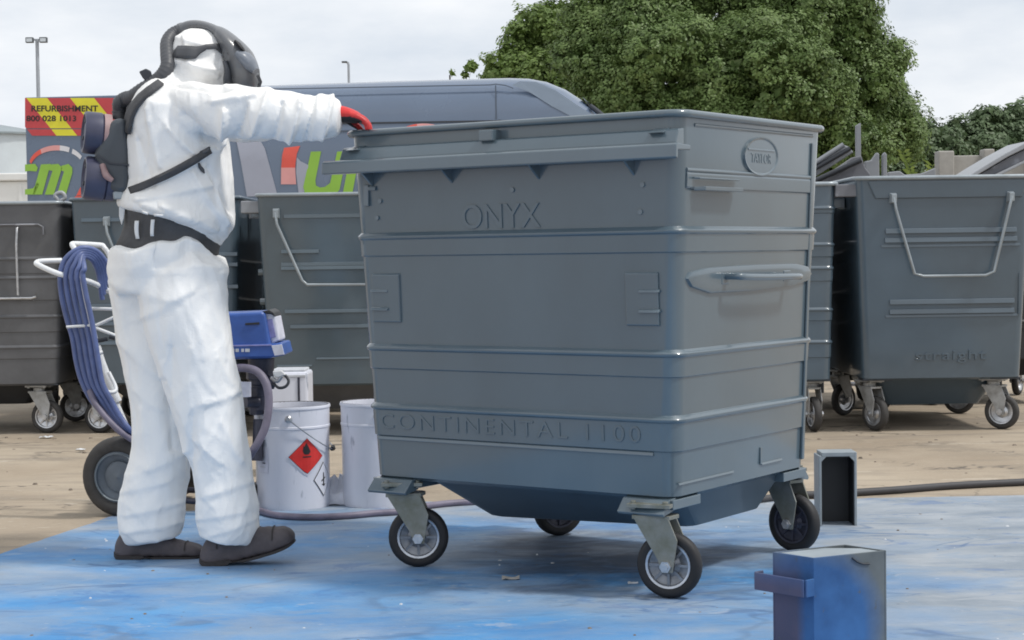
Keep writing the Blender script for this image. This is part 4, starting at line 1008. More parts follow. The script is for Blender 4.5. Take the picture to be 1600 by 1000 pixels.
# ---- lids, posts and panels behind the right-hand bins
def slab(name, label, cat, px, Y, th, m, parts=None, group=None, dep=None):
    pts = [at(x, y, Y) for x, y in px]; lo = min(p.z for p in pts); cx = sum(p.x for p in pts) / len(pts)
    t = thing(name, label, cat, (cx, Y, 0), 0, group)
    b = MB(); b.prism(pts, (0, th, 0)); b.build('panel' if parts is None else parts, m, t, world=True, bevel=.008)
    return t
zg = lambda x, Y: (x, 500 + (CAMH) / Y * FPX - 95)
t = slab('bin_lid', 'upper grey bin lid leaning at a slant just right of the big bin', 'bin lid', [(1262, 262), (1318, 226), (1326, 229), (1334, 238), (1262, 284)], 12.7, .05, M['scrap_pale'])
for k, (a, c_) in enumerate((((1262, 270), (1328, 232)), ((1262, 262), (1318, 226)))):
    b = MB(); b.tube([at(*a, 12.66), at(*c_, 12.66)], .018, 8); b.build('lid_rib', M['trim_dark'] if k == 0 else M['scrap_pale'], t, world=True, smooth=50)
b = MB(); b.tube([at(1280, 300, 12.75), (at(1280, 300, 12.75).x, 12.75, 0)], .025, 8); b.build('prop', M['trim_dark'], t, world=True)
t = slab('bin_lid', 'large dull grey lid standing behind the slanted lid, right of the big bin', 'bin lid', [(1258, 296), (1332, 246), (1346, 243), (1352, 262), (1360, 272), (1362, 420), (1258, 420)], 13.0, .06, M['scrap'])
b = MB(); b.tube([at(1262, 288, 12.97), at(1345, 250, 12.97)], .02, 8); b.build('lid_rib', M['trim_dark'], t, world=True, smooth=50)
b = MB(); b.hexa([at(1308, 262, 13.0), at(1322, 254, 13.0), at(1326, 258, 13.0), at(1312, 267, 13.0)], [at(1308, 262, 12.98), at(1322, 254, 12.98), at(1326, 258, 12.98), at(1312, 267, 12.98)]); b.build('worn_patch', M['lid_light'], t, world=True)
p = at(1342, 194, 13.4)
t = thing('steel_post', 'upright grey steel post standing among the lids against the tall tree', 'post', (p.x, 13.4, 0))
w = 8.2 / FPX * 13.4
MB().hexa([(-w / 2, 0, 0), (w / 2, 0, 0), (w / 2, .05, 0), (-w / 2, .05, 0)], [(-w / 2, 0, p.z - .01), (w / 2 - .005, 0, p.z + .01), (w / 2 - .005, .05, p.z + .01), (-w / 2, .05, p.z - .01)]).build('shaft', M['scrap_pale'], t, bevel=.004)
MB().box((0, .02, .01), (.16, .16, .02)).build('base_plate', M['scrap'], t)
slab('scrap_sheet', 'broken edged grey panel between the steel post and the yellow shrub', 'scrap metal', [(1352, 252), (1362, 250), (1370, 238), (1374, 240), (1376, 420), (1350, 420)], 13.6, .05, M['scrap_pale'])
slab('scrap_sheet', 'narrow grey panel with a dark edge next to the broken edged panel', 'scrap metal', [(1379, 242), (1383, 237), (1386, 242), (1388, 420), (1379, 420)], 13.6, .05, M['scrap_pale'])
slab('scrap_sheet', 'low pale panel lying behind the bin lettered straight, left of the yellow shrub', 'scrap metal', [(1388, 269), (1406, 267), (1414, 273), (1440, 271), (1462, 262), (1464, 420), (1388, 420)], 14.2, .05, M['scrap_pale'])
# concrete panel fence
t = thing('panel_fence', 'beige concrete panel fence with posts behind the bin lettered straight', 'fence', (at(1530, 300, 16).x, 16, 0))
for x0, x1, ty in ((1465, 1490, 236), (1536, 1553, 233), (1606, 1624, 231)):
    b = MB(); a, c_ = at(x0, ty, 15.95), at(x1, ty, 15.95); b.box(((a.x + c_.x) / 2, 16.0, a.z / 2), (c_.x - a.x, .16, a.z)); b.build('post', M['conc_panel'], t, world=True, bevel=.012)
for x0, x1, ty in ((1490, 1536, 242), (1553, 1606, 239)):
    a, c_ = at(x0, ty, 16), at(x1, ty, 16); n_ = 4; hh = a.z / n_
    for k in range(n_):
        b = MB(); b.box(((a.x + c_.x) / 2, 16.03, hh * (k + .5)), (c_.x - a.x + .02, .05, hh - .012)); b.build('panel', M['conc_panel'], t, world=True, bevel=.008)
# raised domed lid at the right edge
t = thing('bin_lid', 'curved silver grey bin lid raised at a slant above the bin lettered straight', 'bin lid', (at(1570, 270, 11.2).x, 11.2, 0))
def lid_strip(name, lo, hi, m, Y0, wd):
    b = MB(); rows = []
    for k in range(len(lo)):
        p, q2 = at(*lo[k], Y0), at(*hi[k], Y0); rows.append((p, q2))
    vs = []; n = len(rows)
    for p, q2 in rows: vs += [p, q2, q2 + Vector((0, wd, 0)), p + Vector((0, wd, 0))]
    b.rings([vs[4 * k:4 * k + 4] for k in range(n)]); return b.build(name, m, t, world=True, bevel=.006)
lid_strip('lid_edge', [(1518, 279), (1545, 263), (1575, 245), (1610, 228)], [(1512, 276), (1540, 258), (1572, 239), (1610, 219)], M['lid_light'], 11.2, .5)
lid_strip('lid_shell', [(1540, 279), (1565, 268), (1590, 256), (1625, 240)], [(1519, 279), (1546, 263.5), (1576, 245.5), (1625, 222)], M['scrap'], 11.24, .6)
lid_strip('lid_edge', [(1548, 281), (1572, 270), (1596, 258), (1625, 245)], [(1541, 279), (1566, 267.5), (1591, 255.5), (1625, 240)], M['lid_light'], 11.2, .5)
b = MB(); a = at(1560, 272, 11.9); b.tube([a, (a.x, 11.9, 0)], .02, 8); b.build('prop', M['trim_dark'], t, world=True)

# ------------------------------------------------------------------ the person in the white coverall
YP = 6.02
IR, IU = _R, _U
def limb(b, pts, n=20, sub=5):
    cs = [at(p[0], p[1], p[2]) for p in pts]
    rp = [p[3] * p[2] / FPX for p in pts]; rd = [p[4] for p in pts]
    c2, r2 = spline(cs, rp, sub); _, d2 = spline(cs, rd, sub)
    rings = []
    for i, c in enumerate(c2):
        t = (c2[min(i + 1, len(c2) - 1)] - c2[max(i - 1, 0)]); t = (t - _F * t.dot(_F)).normalized()
        s = t.cross(_F).normalized()
        rings.append([c + s * (r2[i] * math.cos(2 * math.pi * k / n)) + _F * (d2[i] * math.sin(2 * math.pi * k / n)) for k in range(n)])
    b.rings(rings); return b
def pxof(p):
    d = p - CAMP; z = d.dot(_F); return 800 + FPX * d.dot(_R) / z, 500 - FPX * d.dot(_U) / z
def remeshed(b, voxel, smooth_it=4, fac=.5):
    o = b.build('tmp', None, None)
    rm = o.modifiers.new('r', 'REMESH'); rm.mode = 'VOXEL'; rm.voxel_size = voxel
    if smooth_it:
        sm = o.modifiers.new('s', 'SMOOTH'); sm.factor = fac; sm.iterations = smooth_it
    return bake(o)
pb = MB()
limb(pb, [(262, 455, YP, 80, .165), (260, 425, YP, 88, .172), (264, 390, YP, 80, .165), (275, 352, YP, 76, .16), (283, 312, YP, 83, .178), (280, 262, YP, 81, .19), (276, 212, YP, 79, .205), (268, 172, YP, 62, .215), (284, 142, YP, 46, .15), (298, 122, YP, 46, .11)])
limb(pb, [(296, 135, YP, 46, .115), (306, 116, YP, 49, .115), (311, 98, YP, 45, .112), (317, 78, YP, 43, .108), (322, 62, YP, 35, .085), (325, 51, YP, 18, .05)])
limb(pb, [(322, 132, YP, 34, .08), (330, 112, YP, 34, .08), (330, 90, YP, 28, .08)])
# right arm, reaching over to the bin rim
limb(pb, [(268, 178, 5.93, 46, .10), (305, 170, 5.87, 44, .095), (350, 174, 5.83, 42, .088), (400, 178, 5.81, 40, .085), (440, 181, 5.80, 38, .082), (480, 185, 5.81, 37, .08), (510, 183, 5.82, 35, .074), (527, 181, 5.825, 30, .064), (534, 181, 5.83, 20, .05)])
# left arm, hidden beyond the right one
limb(pb, [(280, 178, 6.12, 42, .09), (330, 180, 6.22, 38, .085), (390, 188, 6.27, 33, .075), (440, 186, 6.22, 30, .07), (478, 186, 6.16, 26, .06)])
# legs
limb(pb, [(246, 385, 6.06, 30, .06), (240, 425, 6.09, 62, .12), (240, 460, 6.10, 70, .125), (240, 510, 6.11, 61, .12), (247, 570, 6.11, 55, .115), (252, 640, 6.11, 49, .11), (253, 700, 6.11, 47, .105), (245, 750, 6.11, 49, .105), (238, 790, 6.11, 54, .11), (237, 825, 6.11, 51, .105), (240, 843, 6.11, 44, .095)])
limb(pb, [(276, 385, 5.97, 30, .06), (284, 425, 5.95, 60, .12), (286, 460, 5.94, 68, .125), (292, 510, 5.93, 67, .12), (308, 570, 5.93, 60, .115), (324, 640, 5.93, 57, .11), (339, 700, 5.93, 50, .105), (349, 750, 5.94, 47, .105), (354, 790, 5.94, 50, .11), (356, 824, 5.94, 50, .105), (352, 846, 5.94, 41, .095)])
me = remeshed(pb, .0075, 6)
# folds and creases of the stiff fabric
FOLDS = [   # (x0,y0,x1,y1,width px, height m)
    (172, 440, 262, 470, 12, .010), (215, 500, 300, 455, 10, .012), (240, 395, 255, 560, 13, -.014), (300, 400, 318, 560, 12, .010), (340, 430, 352, 560, 10, .008),
    (186, 535, 250, 588, 11, .012), (265, 545, 270, 700, 12, -.022), (262, 600, 302, 690, 11, .013), (300, 545, 332, 610, 12, .010), (322, 632, 372, 612, 9, .012),
    (306, 688, 344, 724, 8, .012), (340, 560, 362, 600, 10, .009), (300, 650, 297, 780, 7, -.022), (222, 640, 236, 735, 12, .010), (345, 660, 378, 720, 10, .010), (210, 610, 250, 640, 9, .009),
    (232, 735, 292, 705, 9, .012), (190, 770, 262, 752, 8, .010), (196, 806, 280, 786, 7, .010), (200, 832, 285, 815, 6, .010), (318, 778, 392, 752, 8, .010), (308, 812, 380, 800, 7, .010), (330, 838, 398, 812, 6, .010), (305, 745, 330, 790, 8, .010),
    (345, 228, 352, 175, 13, .014), (372, 215, 385, 165, 10, -.016), (395, 208, 420, 150, 11, .014), (430, 216, 440, 160, 9, -.012), (452, 222, 470, 160, 10, .016), (480, 222, 492, 150, 7, -.016), (503, 215, 520, 152, 8, .012), (330, 160, 400, 150, 10, .008),
    (285, 180, 330, 225, 14, -.016), (262, 200, 300, 240, 10, .012), (230, 170, 250, 260, 12, .010), (215, 220, 240, 290, 10, -.010), (240, 282, 320, 245, 10, .012), (225, 310, 330, 290, 12, .008), (300, 270, 345, 345, 11, .012), (325, 262, 352, 330, 9, -.012), (338, 290, 345, 370, 8, .012), (260, 320, 330, 360, 10, .014), (235, 320, 300, 345, 9, .010),
    (275, 60, 330, 75, 8, .005), (285, 100, 340, 120, 9, .006), (275, 112, 330, 130, 7, -.006), (258, 130, 310, 137, 6, -.014), (310, 137, 362, 143, 6, -.012), (290, 60, 300, 110, 8, .008), (262, 95, 345, 112, 7, .009), (345, 95, 352, 135, 7, .005)]
co = np.empty(len(me.vertices) * 3); me.vertices.foreach_get('co', co); co = co.reshape(-1, 3)
no = np.empty(len(me.vertices) * 3); me.vertices.foreach_get('normal', no); no = no.reshape(-1, 3)
d = co - np.array(CAMP); zz = d @ np.array(_F); X = 800 + FPX * (d @ np.array(_R)) / zz; Yx = 500 - FPX * (d @ np.array(_U)) / zz
near = np.clip((-(no @ np.array(_F))) * 2 + .5, 0, 1)
disp = np.zeros(len(co))
for x0, y0, x1, y1, w, h in FOLDS:
    if y0 > 420 or y1 > 480: w, h = w * 1.7, h * .75
    L2 = (x1 - x0) ** 2 + (y1 - y0) ** 2
    t_ = np.clip(((X - x0) * (x1 - x0) + (Yx - y0) * (y1 - y0)) / L2, 0, 1)
    sd = ((X - x0) * (y1 - y0) - (Yx - y0) * (x1 - x0)) / math.sqrt(L2)
    dist = np.hypot(X - (x0 + t_ * (x1 - x0)), Yx - (y0 + t_ * (y1 - y0)))
    wv = w * (0.55 + 0.6 * np.sin(np.pi * np.clip(t_, .05, .95)))
    prof_ = np.where(np.sign(sd) * np.sign(dist) > 0, np.exp(-dist / wv * 1.1), np.exp(-(dist / (wv * .42)) ** 2))
    disp += h * np.where(Yx > 420, .80, np.where((X > 330) & (Yx < 240), 1.8, np.where(Yx < 140, 1.6, 1.35))) * prof_ * near
# belt hollow, with the blouse hanging over it
bl0, bl1 = (195, 356), (342, 388)
tb_ = (X - bl0[0]) / (bl1[0] - bl0[0]); yb_ = bl0[1] + (bl1[1] - bl0[1]) * np.clip(tb_, 0, 1)
inb = (X > 150) & (X < 400)
disp += np.where(inb, -.026 * np.exp(-((Yx - yb_) / 20) ** 2) + .012 * np.exp(-((Yx - yb_ + 44) / 16) ** 2), 0)
cr_ = np.zeros(len(co))
def ridge(q): return (1 - min(1, abs(noise.noise(q)) * 2.2)) ** 2
ca, sa = math.cos(.6), math.sin(.6)
for i in range(len(co)):
    p = Vector(co[i]); w_ = noise.noise_vector(p * 3.2) * .5
    x = p.x + p.y * .7
    q1 = Vector((x * ca - p.z * sa, p.y * .8, x * sa + p.z * ca)); q2 = Vector((x * ca + p.z * sa, p.y * .8 + 3, -x * sa + p.z * ca))
    a1 = ridge(Vector((q1.x * 7.5, q1.y * 5, q1.z * 2.2)) + w_); a2 = ridge(Vector((q2.x * 9.5, q2.y * 6, q2.z * 3.6 + 7)) + w_)
    a3 = ridge(Vector((p.x * 19, p.y * 14, p.z * 15)) + w_ * 1.5)
    cr_[i] = .010 * a1 + .007 * a2 + .0015 * a3 - .005 + noise.noise(Vector((p.x * 4.5, p.y * 4, p.z * 2.4))) * .009
head = (Yx < 140) & (X > 240)
disp += cr_ * np.where(head, .6, np.where(Yx > 740, .6, np.where(Yx > 430, .42, .6)))
co += no * disp[:, None]
co -= 0
me.vertices.foreach_set('co', co.reshape(-1)); me.update()
bv = BVHTree.FromPolygons([tuple(c) for c in co], [tuple(p.vertices) for p in me.polygons])

# trousers bunched up over the lower edge of the belt, blouse hanging over its upper edge
nrm = np.empty(len(me.vertices) * 3); me.vertices.foreach_get('normal', nrm); nrm = nrm.reshape(-1, 3); nrm[:, 2] *= .3
lipx = [130, 160, 200, 235, 262, 290, 312, 338, 400]; lipy = [394, 391, 392, 386, 378, 374, 383, 403, 420]
ly = np.interp(X, lipx, lipy); dl = Yx - ly + 4 * np.sin(X * .11)
lip = np.where(dl > 0, np.exp(-(dl / 34) ** 2), np.exp(-(dl / 4) ** 2)) * np.interp(X, [165, 215], [.012, .034])
topx = [150, 203, 265, 300, 345, 400]; topy = [318, 322, 337, 351, 383, 400]
dt = np.interp(X, topx, topy) - Yx
lip2 = np.where(dt > 0, np.exp(-(dt / 30) ** 2), np.exp(-(dt / 4) ** 2)) * .022
co += nrm * (np.where((X > 140) & (X < 390) & (Yx > 280), lip + lip2, 0))[:, None]
me.vertices.foreach_set('co', co.reshape(-1)); me.update()
zmin = GZ
ptx = gp(285, 880, GZ)
person = thing('person', 'person in white hooded coverall, one red gloved hand on the big bin', 'person', (ptx.x, ptx.y, GZ))
suit = link_mesh('body', me, M['suit'], person, world=True, smooth=180)
sb_ = suit.modifiers.new('sub', 'SUBSURF'); sb_.levels = 1; sb_.render_levels = 1
# boots
def boot(rings_px, Y, cap_at, seam_px):
    rs = [(x, yt, yb, w) for x, yt, yb, w in rings_px]
    def ring(x, yt, yb, w, grow=0.0, n=24, lo=-1.0):
        c = at(x, (yt + yb) / 2, Y); h = (yb - yt) / 2 * Y / FPX; out = []
        for k in range(n):
            a = 2 * math.pi * k / n; cx, sx = math.cos(a), math.sin(a)
            ex_ = .45 if sx < 0 else .85
            out.append(c + _F * ((w + grow) * math.copysign(abs(cx) ** ex_, cx)) + _U * ((h + grow) * math.copysign(abs(sx) ** ex_, sx)))
        return out
    def interp(x):
        for i in range(len(rs) - 1):
            if rs[i][0] <= x <= rs[i + 1][0]:
                t = (x - rs[i][0]) / (rs[i + 1][0] - rs[i][0]); return (x,) + tuple(rs[i][k] + (rs[i + 1][k] - rs[i][k]) * t for k in (1, 2, 3))
        return rs[-1]
    xs_ = np.linspace(rs[0][0], rs[-1][0], 40); rr_ = []
    ys = np.array([interp(x) for x in xs_])
    for k in range(1, 4): ys[1:-1, k] = (ys[:-2, k] + 2 * ys[1:-1, k] + ys[2:, k]) / 4
    b = MB(); rings_ = [ring(x, yt, yb - 3, w) for x, yt, yb, w in ys]
    rings_ = [[p + Vector((0, 0, 1)) * (.004 * noise.noise(p * 38) + .0025 * math.sin((p.x + p.z) * 210 + noise.noise(p * 20) * 3) * (1 if .3 < j / 40 < .72 else 0)) for p in r] for j, r in enumerate(rings_)]
    b.rings(rings_); o = b.build('boot', M['boot'], person, world=True, smooth=60)
    sub_ = o.modifiers.new('sub', 'SUBSURF'); sub_.levels = sub_.render_levels = 1
    s = MB(); q = []
    for j, (x, yt, yb, w) in enumerate(ys):
        th_ = (7.5 if j < 14 else 4.2) ; c0 = at(x, yb - 2, Y); hh = Y / FPX
        ww = w * (.96 if j in (0, 39) else 1.0) + .004
        bot = c0 - _U * (2 * hh) ; topp = c0 + _U * ((th_ - 2) * hh)
        if 13 <= j <= 17: bot = bot + _U * .006
        q.append([bot - _F * ww, bot + _F * ww, topp + _F * ww, topp - _F * ww])
    s.rings(q); s.build('sole', M['sole'], o, world=True, bevel=.002)
    for xa in cap_at:                         # stitched edge of the toe cap and of the heel counter
        x, yt, yb, w = interp(xa); rg = ring(x, yt, yb - 3, w, .0015); rg2 = ring(x + 3, yt + 1, yb - 3, interp(xa + 3)[3], .0015)
        c = MB(); n2 = 24; c.tube([rg[k] for k in range(0, 13)], .0022, 6); c.build('boot_seam', M['sole'], o, world=True, smooth=60)
    return o
boot([(180, 852, 868, .020), (183, 842, 872, .034), (190, 830, 874, .041), (207, 822, 874, .044), (230, 820, 873, .044), (252, 830, 872.5, .043), (270, 839, 872, .045), (285, 845, 872, .048), (302, 848, 872, .048), (313, 852, 871, .040), (319, 858, 869, .022)], 6.10, (206, 292), 0)
boot([(313, 864, 878, .022), (316, 852, 882, .035), (326, 838, 884, .042), (348, 828, 882, .044), (375, 820, 878, .043), (398, 819, 872.5, .045), (414, 823, 868, .048), (432, 822, 862.5, .050), (446, 822, 857, .046), (456, 826, 852, .036), (461, 834, 847, .018)], 5.95, (342, 428), 0)

# gloves
def hand(wx, wy, Y, m, flip=1):
    b = MB(); s = Y / FPX
    limb(b, [(wx - 14, wy + 1, Y, 14, .034), (wx, wy + 1, Y, 13.5, .036), (wx + 12, wy + 3, Y, 11.5, .045), (wx + 22, wy + 6, Y, 9.5, .048), (wx + 27, wy + 9, Y, 7, .045)], 16, 4)
    for k, (dy, ln_, rr) in enumerate(((-.037, .86, 5.0), (-.012, 1.0, 5.6), (.013, 1.05, 5.7), (.037, .97, 5.4))):
        kn = [(wx + 20, wy + 4), (wx + 20 + 11 * ln_, wy + 8), (wx + 23 + 17 * ln_, wy + 17 * ln_ + 1), (wx + 24 + 17.5 * ln_, wy + 29 * ln_)]
        b.tube([at(x, y, Y + dy * flip) for x, y in kn], [rr * s * 1.12, rr * s * 1.06, rr * s, rr * s * .8], 10, smooth=4)
    th = [(wx + 4, wy + 6, .034), (wx + 14, wy + 14, .054), (wx + 24, wy + 20, .056), (wx + 32, wy + 27, .046)]
    b.tube([at(x, y, Y + dy * flip) for x, y, dy in th], [5.6 * s, 5.4 * s, 4.9 * s, 3.8 * s], 10, smooth=4)
    hm = remeshed(b, .0032, 3)
    o = link_mesh('glove', hm, m, person, world=True, smooth=180)
    hm.materials.append(M['black_glove'])
    for p in hm.polygons:
        c = p.center + Vector(person.location); cx, cy = pxof(c)
        if p.normal.z < -.35 and cx < wx + 30: p.material_index = 1
    return o
hand(535, 178, 5.845, M['red_glove'])
hand(476, 184, 6.14, M['red_glove'], -1)

# ------------------------------------------------------------------ powered respirator worn on the back and head
rt = at(175, 240, 6.05)
resp = thing('respirator', 'dark respirator with hose, mask, back pack and belt worn by the person in white', 'respirator', (rt.x, rt.y, rt.z))
def wrap(cx, cy, sx, sy, th0, th1, n, hts, off, Y=YP, R0=.62, sm=2):
    """grid of points laid round the body: ring in the plane of (sx,sy) and the viewing depth, hts(theta) -> (low, high) in px"""
    sv = (_R * sx - _U * sy).normalized(); uv = (_R * sy + _U * sx).normalized()
    s = Y / FPX; rows = []
    rad = []
    for i in range(n + 1):
        th = R(th0 + (th1 - th0) * i / n); dr = sv * math.cos(th) + _F * math.sin(th)
        lo, hi = hts(th0 + (th1 - th0) * i / n); col = []
        for k in range(5):
            t = lo + (hi - lo) * k / 4; c = at(cx, cy, Y) + uv * (t * s)
            h = bv.ray_cast(c + dr * R0, -dr, R0)
            col.append((R0 - h[3]) if h[0] is not None else .15)
        rad.append(col)
    rad = np.array(rad)
    for _ in range(sm):
        r2 = rad.copy(); r2[1:-1] = (rad[:-2] + rad[1:-1] * 2 + rad[2:]) / 4; rad = np.maximum(r2, rad * .35 + r2 * .65)
    rad = rad * .5 + rad.mean(1, keepdims=True) * .5 if sm else rad
    for i in range(n + 1):
        th = R(th0 + (th1 - th0) * i / n); dr = sv * math.cos(th) + _F * math.sin(th); lo, hi = hts(th0 + (th1 - th0) * i / n)
        rows.append([at(cx, cy, Y) + uv * ((lo + (hi - lo) * k / 4) * s) + dr * (rad[i][k] + off) for k in range(5)])
    return rows
def ribbon(name, rows, m, thick, parent):
    b = MB(); n = len(rows[0]); b.add([p for r in rows for p in r], [(i * n + k, i * n + k + 1, (i + 1) * n + k + 1, (i + 1) * n + k) for i in range(len(rows) - 1) for k in range(n - 1)])
    o = b.build(name, m, parent, world=True, smooth=60, fix=False)
    so2 = o.modifiers.new('thick', 'SOLIDIFY'); so2.thickness = thick; so2.offset = 0
    return o
def belt_h(th):
    c = math.cos(R(th)); s = math.sin(R(th))
    k = max(0, min(1, (.30 - c) / .42)); k = k * k * (3 - 2 * k)
    return (-19 - 16 * k, 17 + 15 * k)
belt = ribbon('belt', wrap(268, 366, 1, -.215 * -1, 0, 360, 64, belt_h, .007), M['belt'], .008, resp)
for x, y0, y1 in ((218, 346, 374), (242, 344, 370)):
    rows = []
    for k in range(6):
        y = y0 + (y1 - y0) * k / 5; row = []
        for dx in (-2.6, -1, 1, 2.6):
            h = bv.ray_cast(CAMP, ray(x + dx, y).normalized(), 20); p = h[0] if h[0] is not None else at(x, y, 5.85)
            row.append(p - _F * .042)
        rows.append(row)
    xm = sum((r[1].y for r in rows)) / 6
    rows = [[Vector((p.x, xm, p.z)) for p in r] for r in rows]
    ribbon('belt_loop', rows, M['white_clip'], .006, belt)
for (x0, y0, x1, y1) in ((222, 331, 231, 334), (241, 336, 255, 337)):
    rows = [[at(x0 + (x1 - x0) * k / 3, y0 + (y1 - y0) * k / 3 + q, 5.80) for q in (-2, 2)] for k in range(4)]
    ribbon('belt_clip', rows, M['white_clip'], .006, belt)
a_, b_ = (203, 300), (333, 233)
rows = []
for k in range(25):
    u = k / 24; x = a_[0] - 2 + (b_[0] - a_[0] + 2) * u; y = a_[1] + (b_[1] - a_[1]) * u + 5 * math.sin(u * math.pi); row = []
    for q in (-1, -.4, .4, 1):
        h = bv.ray_cast(CAMP, ray(x - 2.2 * q, y - 5.2 * q).normalized(), 20); row.append((h[0] if (h[0] is not None and h[0].y < 6.1) else at(x, y, 6.0)))
    rows.append(row)
for _ in range(3):
    rows = [[(rows[max(i - 1, 0)][k] + rows[i][k] * 2 + rows[min(i + 1, 24)][k]) / 4 for k in range(4)] for i in range(25)]
rows = [[p - _F * .014 for p in r] for r in rows]
ribbon('chest_strap', rows, M['belt'], .006, resp)
bk = MB(); c = at(324, 240, 5.80)
h = bv.ray_cast(CAMP, ray(322, 240).normalized(), 20); c = (h[0] if h[0] is not None else c) - _F * .012
bk.hexa([c + _R * x + _U * y + _F * .012 for x, y in ((-.022, -.012), (.012, .005), (.016, .022), (-.018, .006))], [c + _R * x + _U * y - _F * .010 for x, y in ((-.022, -.012), (.012, .005), (.016, .022), (-.018, .006))]); bk.build('strap_buckle', M['dark_rubber'], resp, world=True, bevel=.003)
tl = []
for x, y in ((311, 255), (313, 261), (317, 266), (320, 271)):
    h = bv.ray_cast(CAMP, ray(x, y).normalized(), 20); tl.append((h[0] if h[0] is not None else at(x, y, 5.82)) - _F * .006)
MB().tube(tl, [.003, .006, .007, .002], 8).build('strap_end', M['belt'], resp, world=True, smooth=60)
# back pack
def slab3(name, px, Y0, Y1, m, parent, bev=.012, seg=3):
    b = MB(); b.prism([at(x, y, Y0) for x, y in px], at(px[0][0], px[0][1], Y1) - at(px[0][0], px[0][1], Y0)); return b.build(name, m, parent, world=True, bevel=bev, seg=seg, smooth=40)
slab3('back_plate', [(197, 168), (210, 152), (216, 158), (206, 190), (203, 250), (207, 300), (203, 318), (194, 318)], 5.93, 6.13, M['belt'], resp, .006)
slab3('pack_body', [(177, 186), (196, 184), (200, 240), (201, 298), (186, 302), (170, 296), (158, 268), (146, 242), (154, 224), (168, 200)], 5.90, 6.16, M['pack'], resp, .016)
slab3('pack_seam', [(150, 244), (153, 240), (172, 254), (201, 256), (201, 259), (171, 257)], 5.896, 6.164, M['trim_dark'], resp, .001)
slab3('pack_foot', [(186, 302), (201, 298), (203, 318), (196, 326), (186, 318)], 5.95, 6.10, M['dark_rubber'], resp, .006)
slab3('white_tab', [(186, 318), (196, 322), (194, 340), (190, 352), (186, 338)], 5.93, 5.95, M['white_clip'], resp, .003)
slab3('outlet_clip', [(176, 300), (188, 296), (194, 302), (192, 311), (177, 311)], 5.91, 5.96, M['handle_grey'], resp, .004)
p0, p1 = at(186, 186, 6.0), at(186, 158, 6.0)
b = MB(); b.tube([p0, p0.lerp(p1, .35), p0.lerp(p1, .36), p0.lerp(p1, .42), p0.lerp(p1, .43), p0.lerp(p1, .8), p1], [.023, .023, .025, .025, .022, .021, .014], 16); b.build('outlet', M['dark_rubber'], resp, world=True, smooth=40)
axd = Vector((-.93, -.34, .10)).normalized()
def disc(cx, cy, Y, rp, th, m, mr, name):
    c = at(cx, cy, Y); rr = rp * Y / FPX; q = axd.to_track_quat('Z', 'Y').to_matrix().to_4x4(); T = Matrix.Translation(c) @ q
    b = MB(); b.lathe([(.001, -th * .5), (rr * .9, -th * .5), (rr, -th * .4), (rr, th * .36), (rr * .95, th * .5), (rr * .86, th * .52), (rr * .80, th * .40), (.001, th * .40)], 36, T); o = b.build(name, m, resp, world=True, smooth=35)
    b = MB(); b.lathe([(rr * .82, -th * .95), (rr * .97, -th * .9), (rr * .97, -th * .5), (rr * .82, -th * .5)], 36, T); b.build('filter_collar', mr, o, world=True, smooth=35)
    for k in range(4):
        a = k * math.pi / 2 + .4; bb = MB(); bb.tube([T @ Vector((rr * .6 * math.cos(a), rr * .6 * math.sin(a), th * .38)), T @ Vector((rr * .6 * math.cos(a), rr * .6 * math.sin(a), th * .46))], .008, 8); bb.build('filter_stud', M['trim_dark'], o, world=True)
    return o
disc(145, 208, 5.95, 33, .062, M['filter'], M['filter_ring'], 'filter')
disc(148, 279, 5.95, 34, .072, M['filter'], M['filter'], 'filter')
b = MB(); b.tube([at(160, 258, 5.9), at(166, 274, 5.88), at(176, 282, 5.88)], [.010, .012, .008], 8, smooth=3); b.build('filter_latch', M['filter_ring'], resp, world=True, smooth=60)
# breathing hose over the head
hp = [(187, 172, 6.0), (188, 161, 5.99), (197, 155, 5.98), (206, 153, 5.96), (222, 142, 5.93), (240, 131, 5.91), (254, 118, 5.90), (262, 102, 5.91), (261, 84, 5.94), (261, 66, 5.98), (270, 53, 6.01), (284, 46, 6.02)]
pts = [at(*p) for p in hp]; s = 6.0 / FPX
pp, rr = spline(pts, [11 * s, 12 * s, 12 * s, 12 * s, 12 * s, 12 * s, 11.5 * s, 11 * s, 10.5 * s, 10 * s, 10 * s, 9.5 * s], 10)
rr = [r * (1 + .045 * math.sin(i * 2.1)) for i, r in enumerate(rr)]
b = MB(); b.tube(pp, rr, 18); b.build('breathing_hose', M['dark_rubber'], resp, world=True, smooth=60)
b = MB(); b.tube([at(279, 48.5, 6.02), at(281, 47.6, 6.02), at(287, 45.5, 6.02), at(289, 44.8, 6.02)], [9.5 * s, 11 * s, 11 * s, 9.5 * s], 18); b.build('hose_collar', M['visor'], resp, world=True, smooth=40)
b = MB(); limb(b, [(284, 47, 6.02, 10, .03), (296, 42, 6.02, 9.5, .034), (310, 41, 6.02, 9, .04), (325, 44, 6.02, 8.5, .055), (338, 50, 6.02, 9, .07), (348, 58, 6.02, 10, .08)], 18, 4); b.build('crown_duct', M['visor'], resp, world=True, smooth=60)
slab3('hose_clip', [(217, 112), (228, 107), (236, 111), (238, 120), (228, 127), (223, 122)], 5.90, 5.95, M['trim_dark'], resp, .004)
rows = []
for x, y in ((199, 215), (199, 198), (202, 180), (210, 164), (223, 151), (237, 141), (249, 133), (257, 127)):
    row = []
    for q in (-1, -.4, .4, 1):
        h = bv.ray_cast(CAMP, ray(x + 4.5 * q, y + 3.5 * q).normalized(), 20); row.append(h[0] if (h[0] is not None and h[0].y < 6.15) else at(x + 4.5 * q, y + 3.5 * q, 5.98))
    rows.append(row)
for _ in range(2): rows = [[(rows[max(i - 1, 0)][k] + rows[i][k] * 2 + rows[min(i + 1, 7)][k]) / 4 for k in range(4)] for i in range(8)]
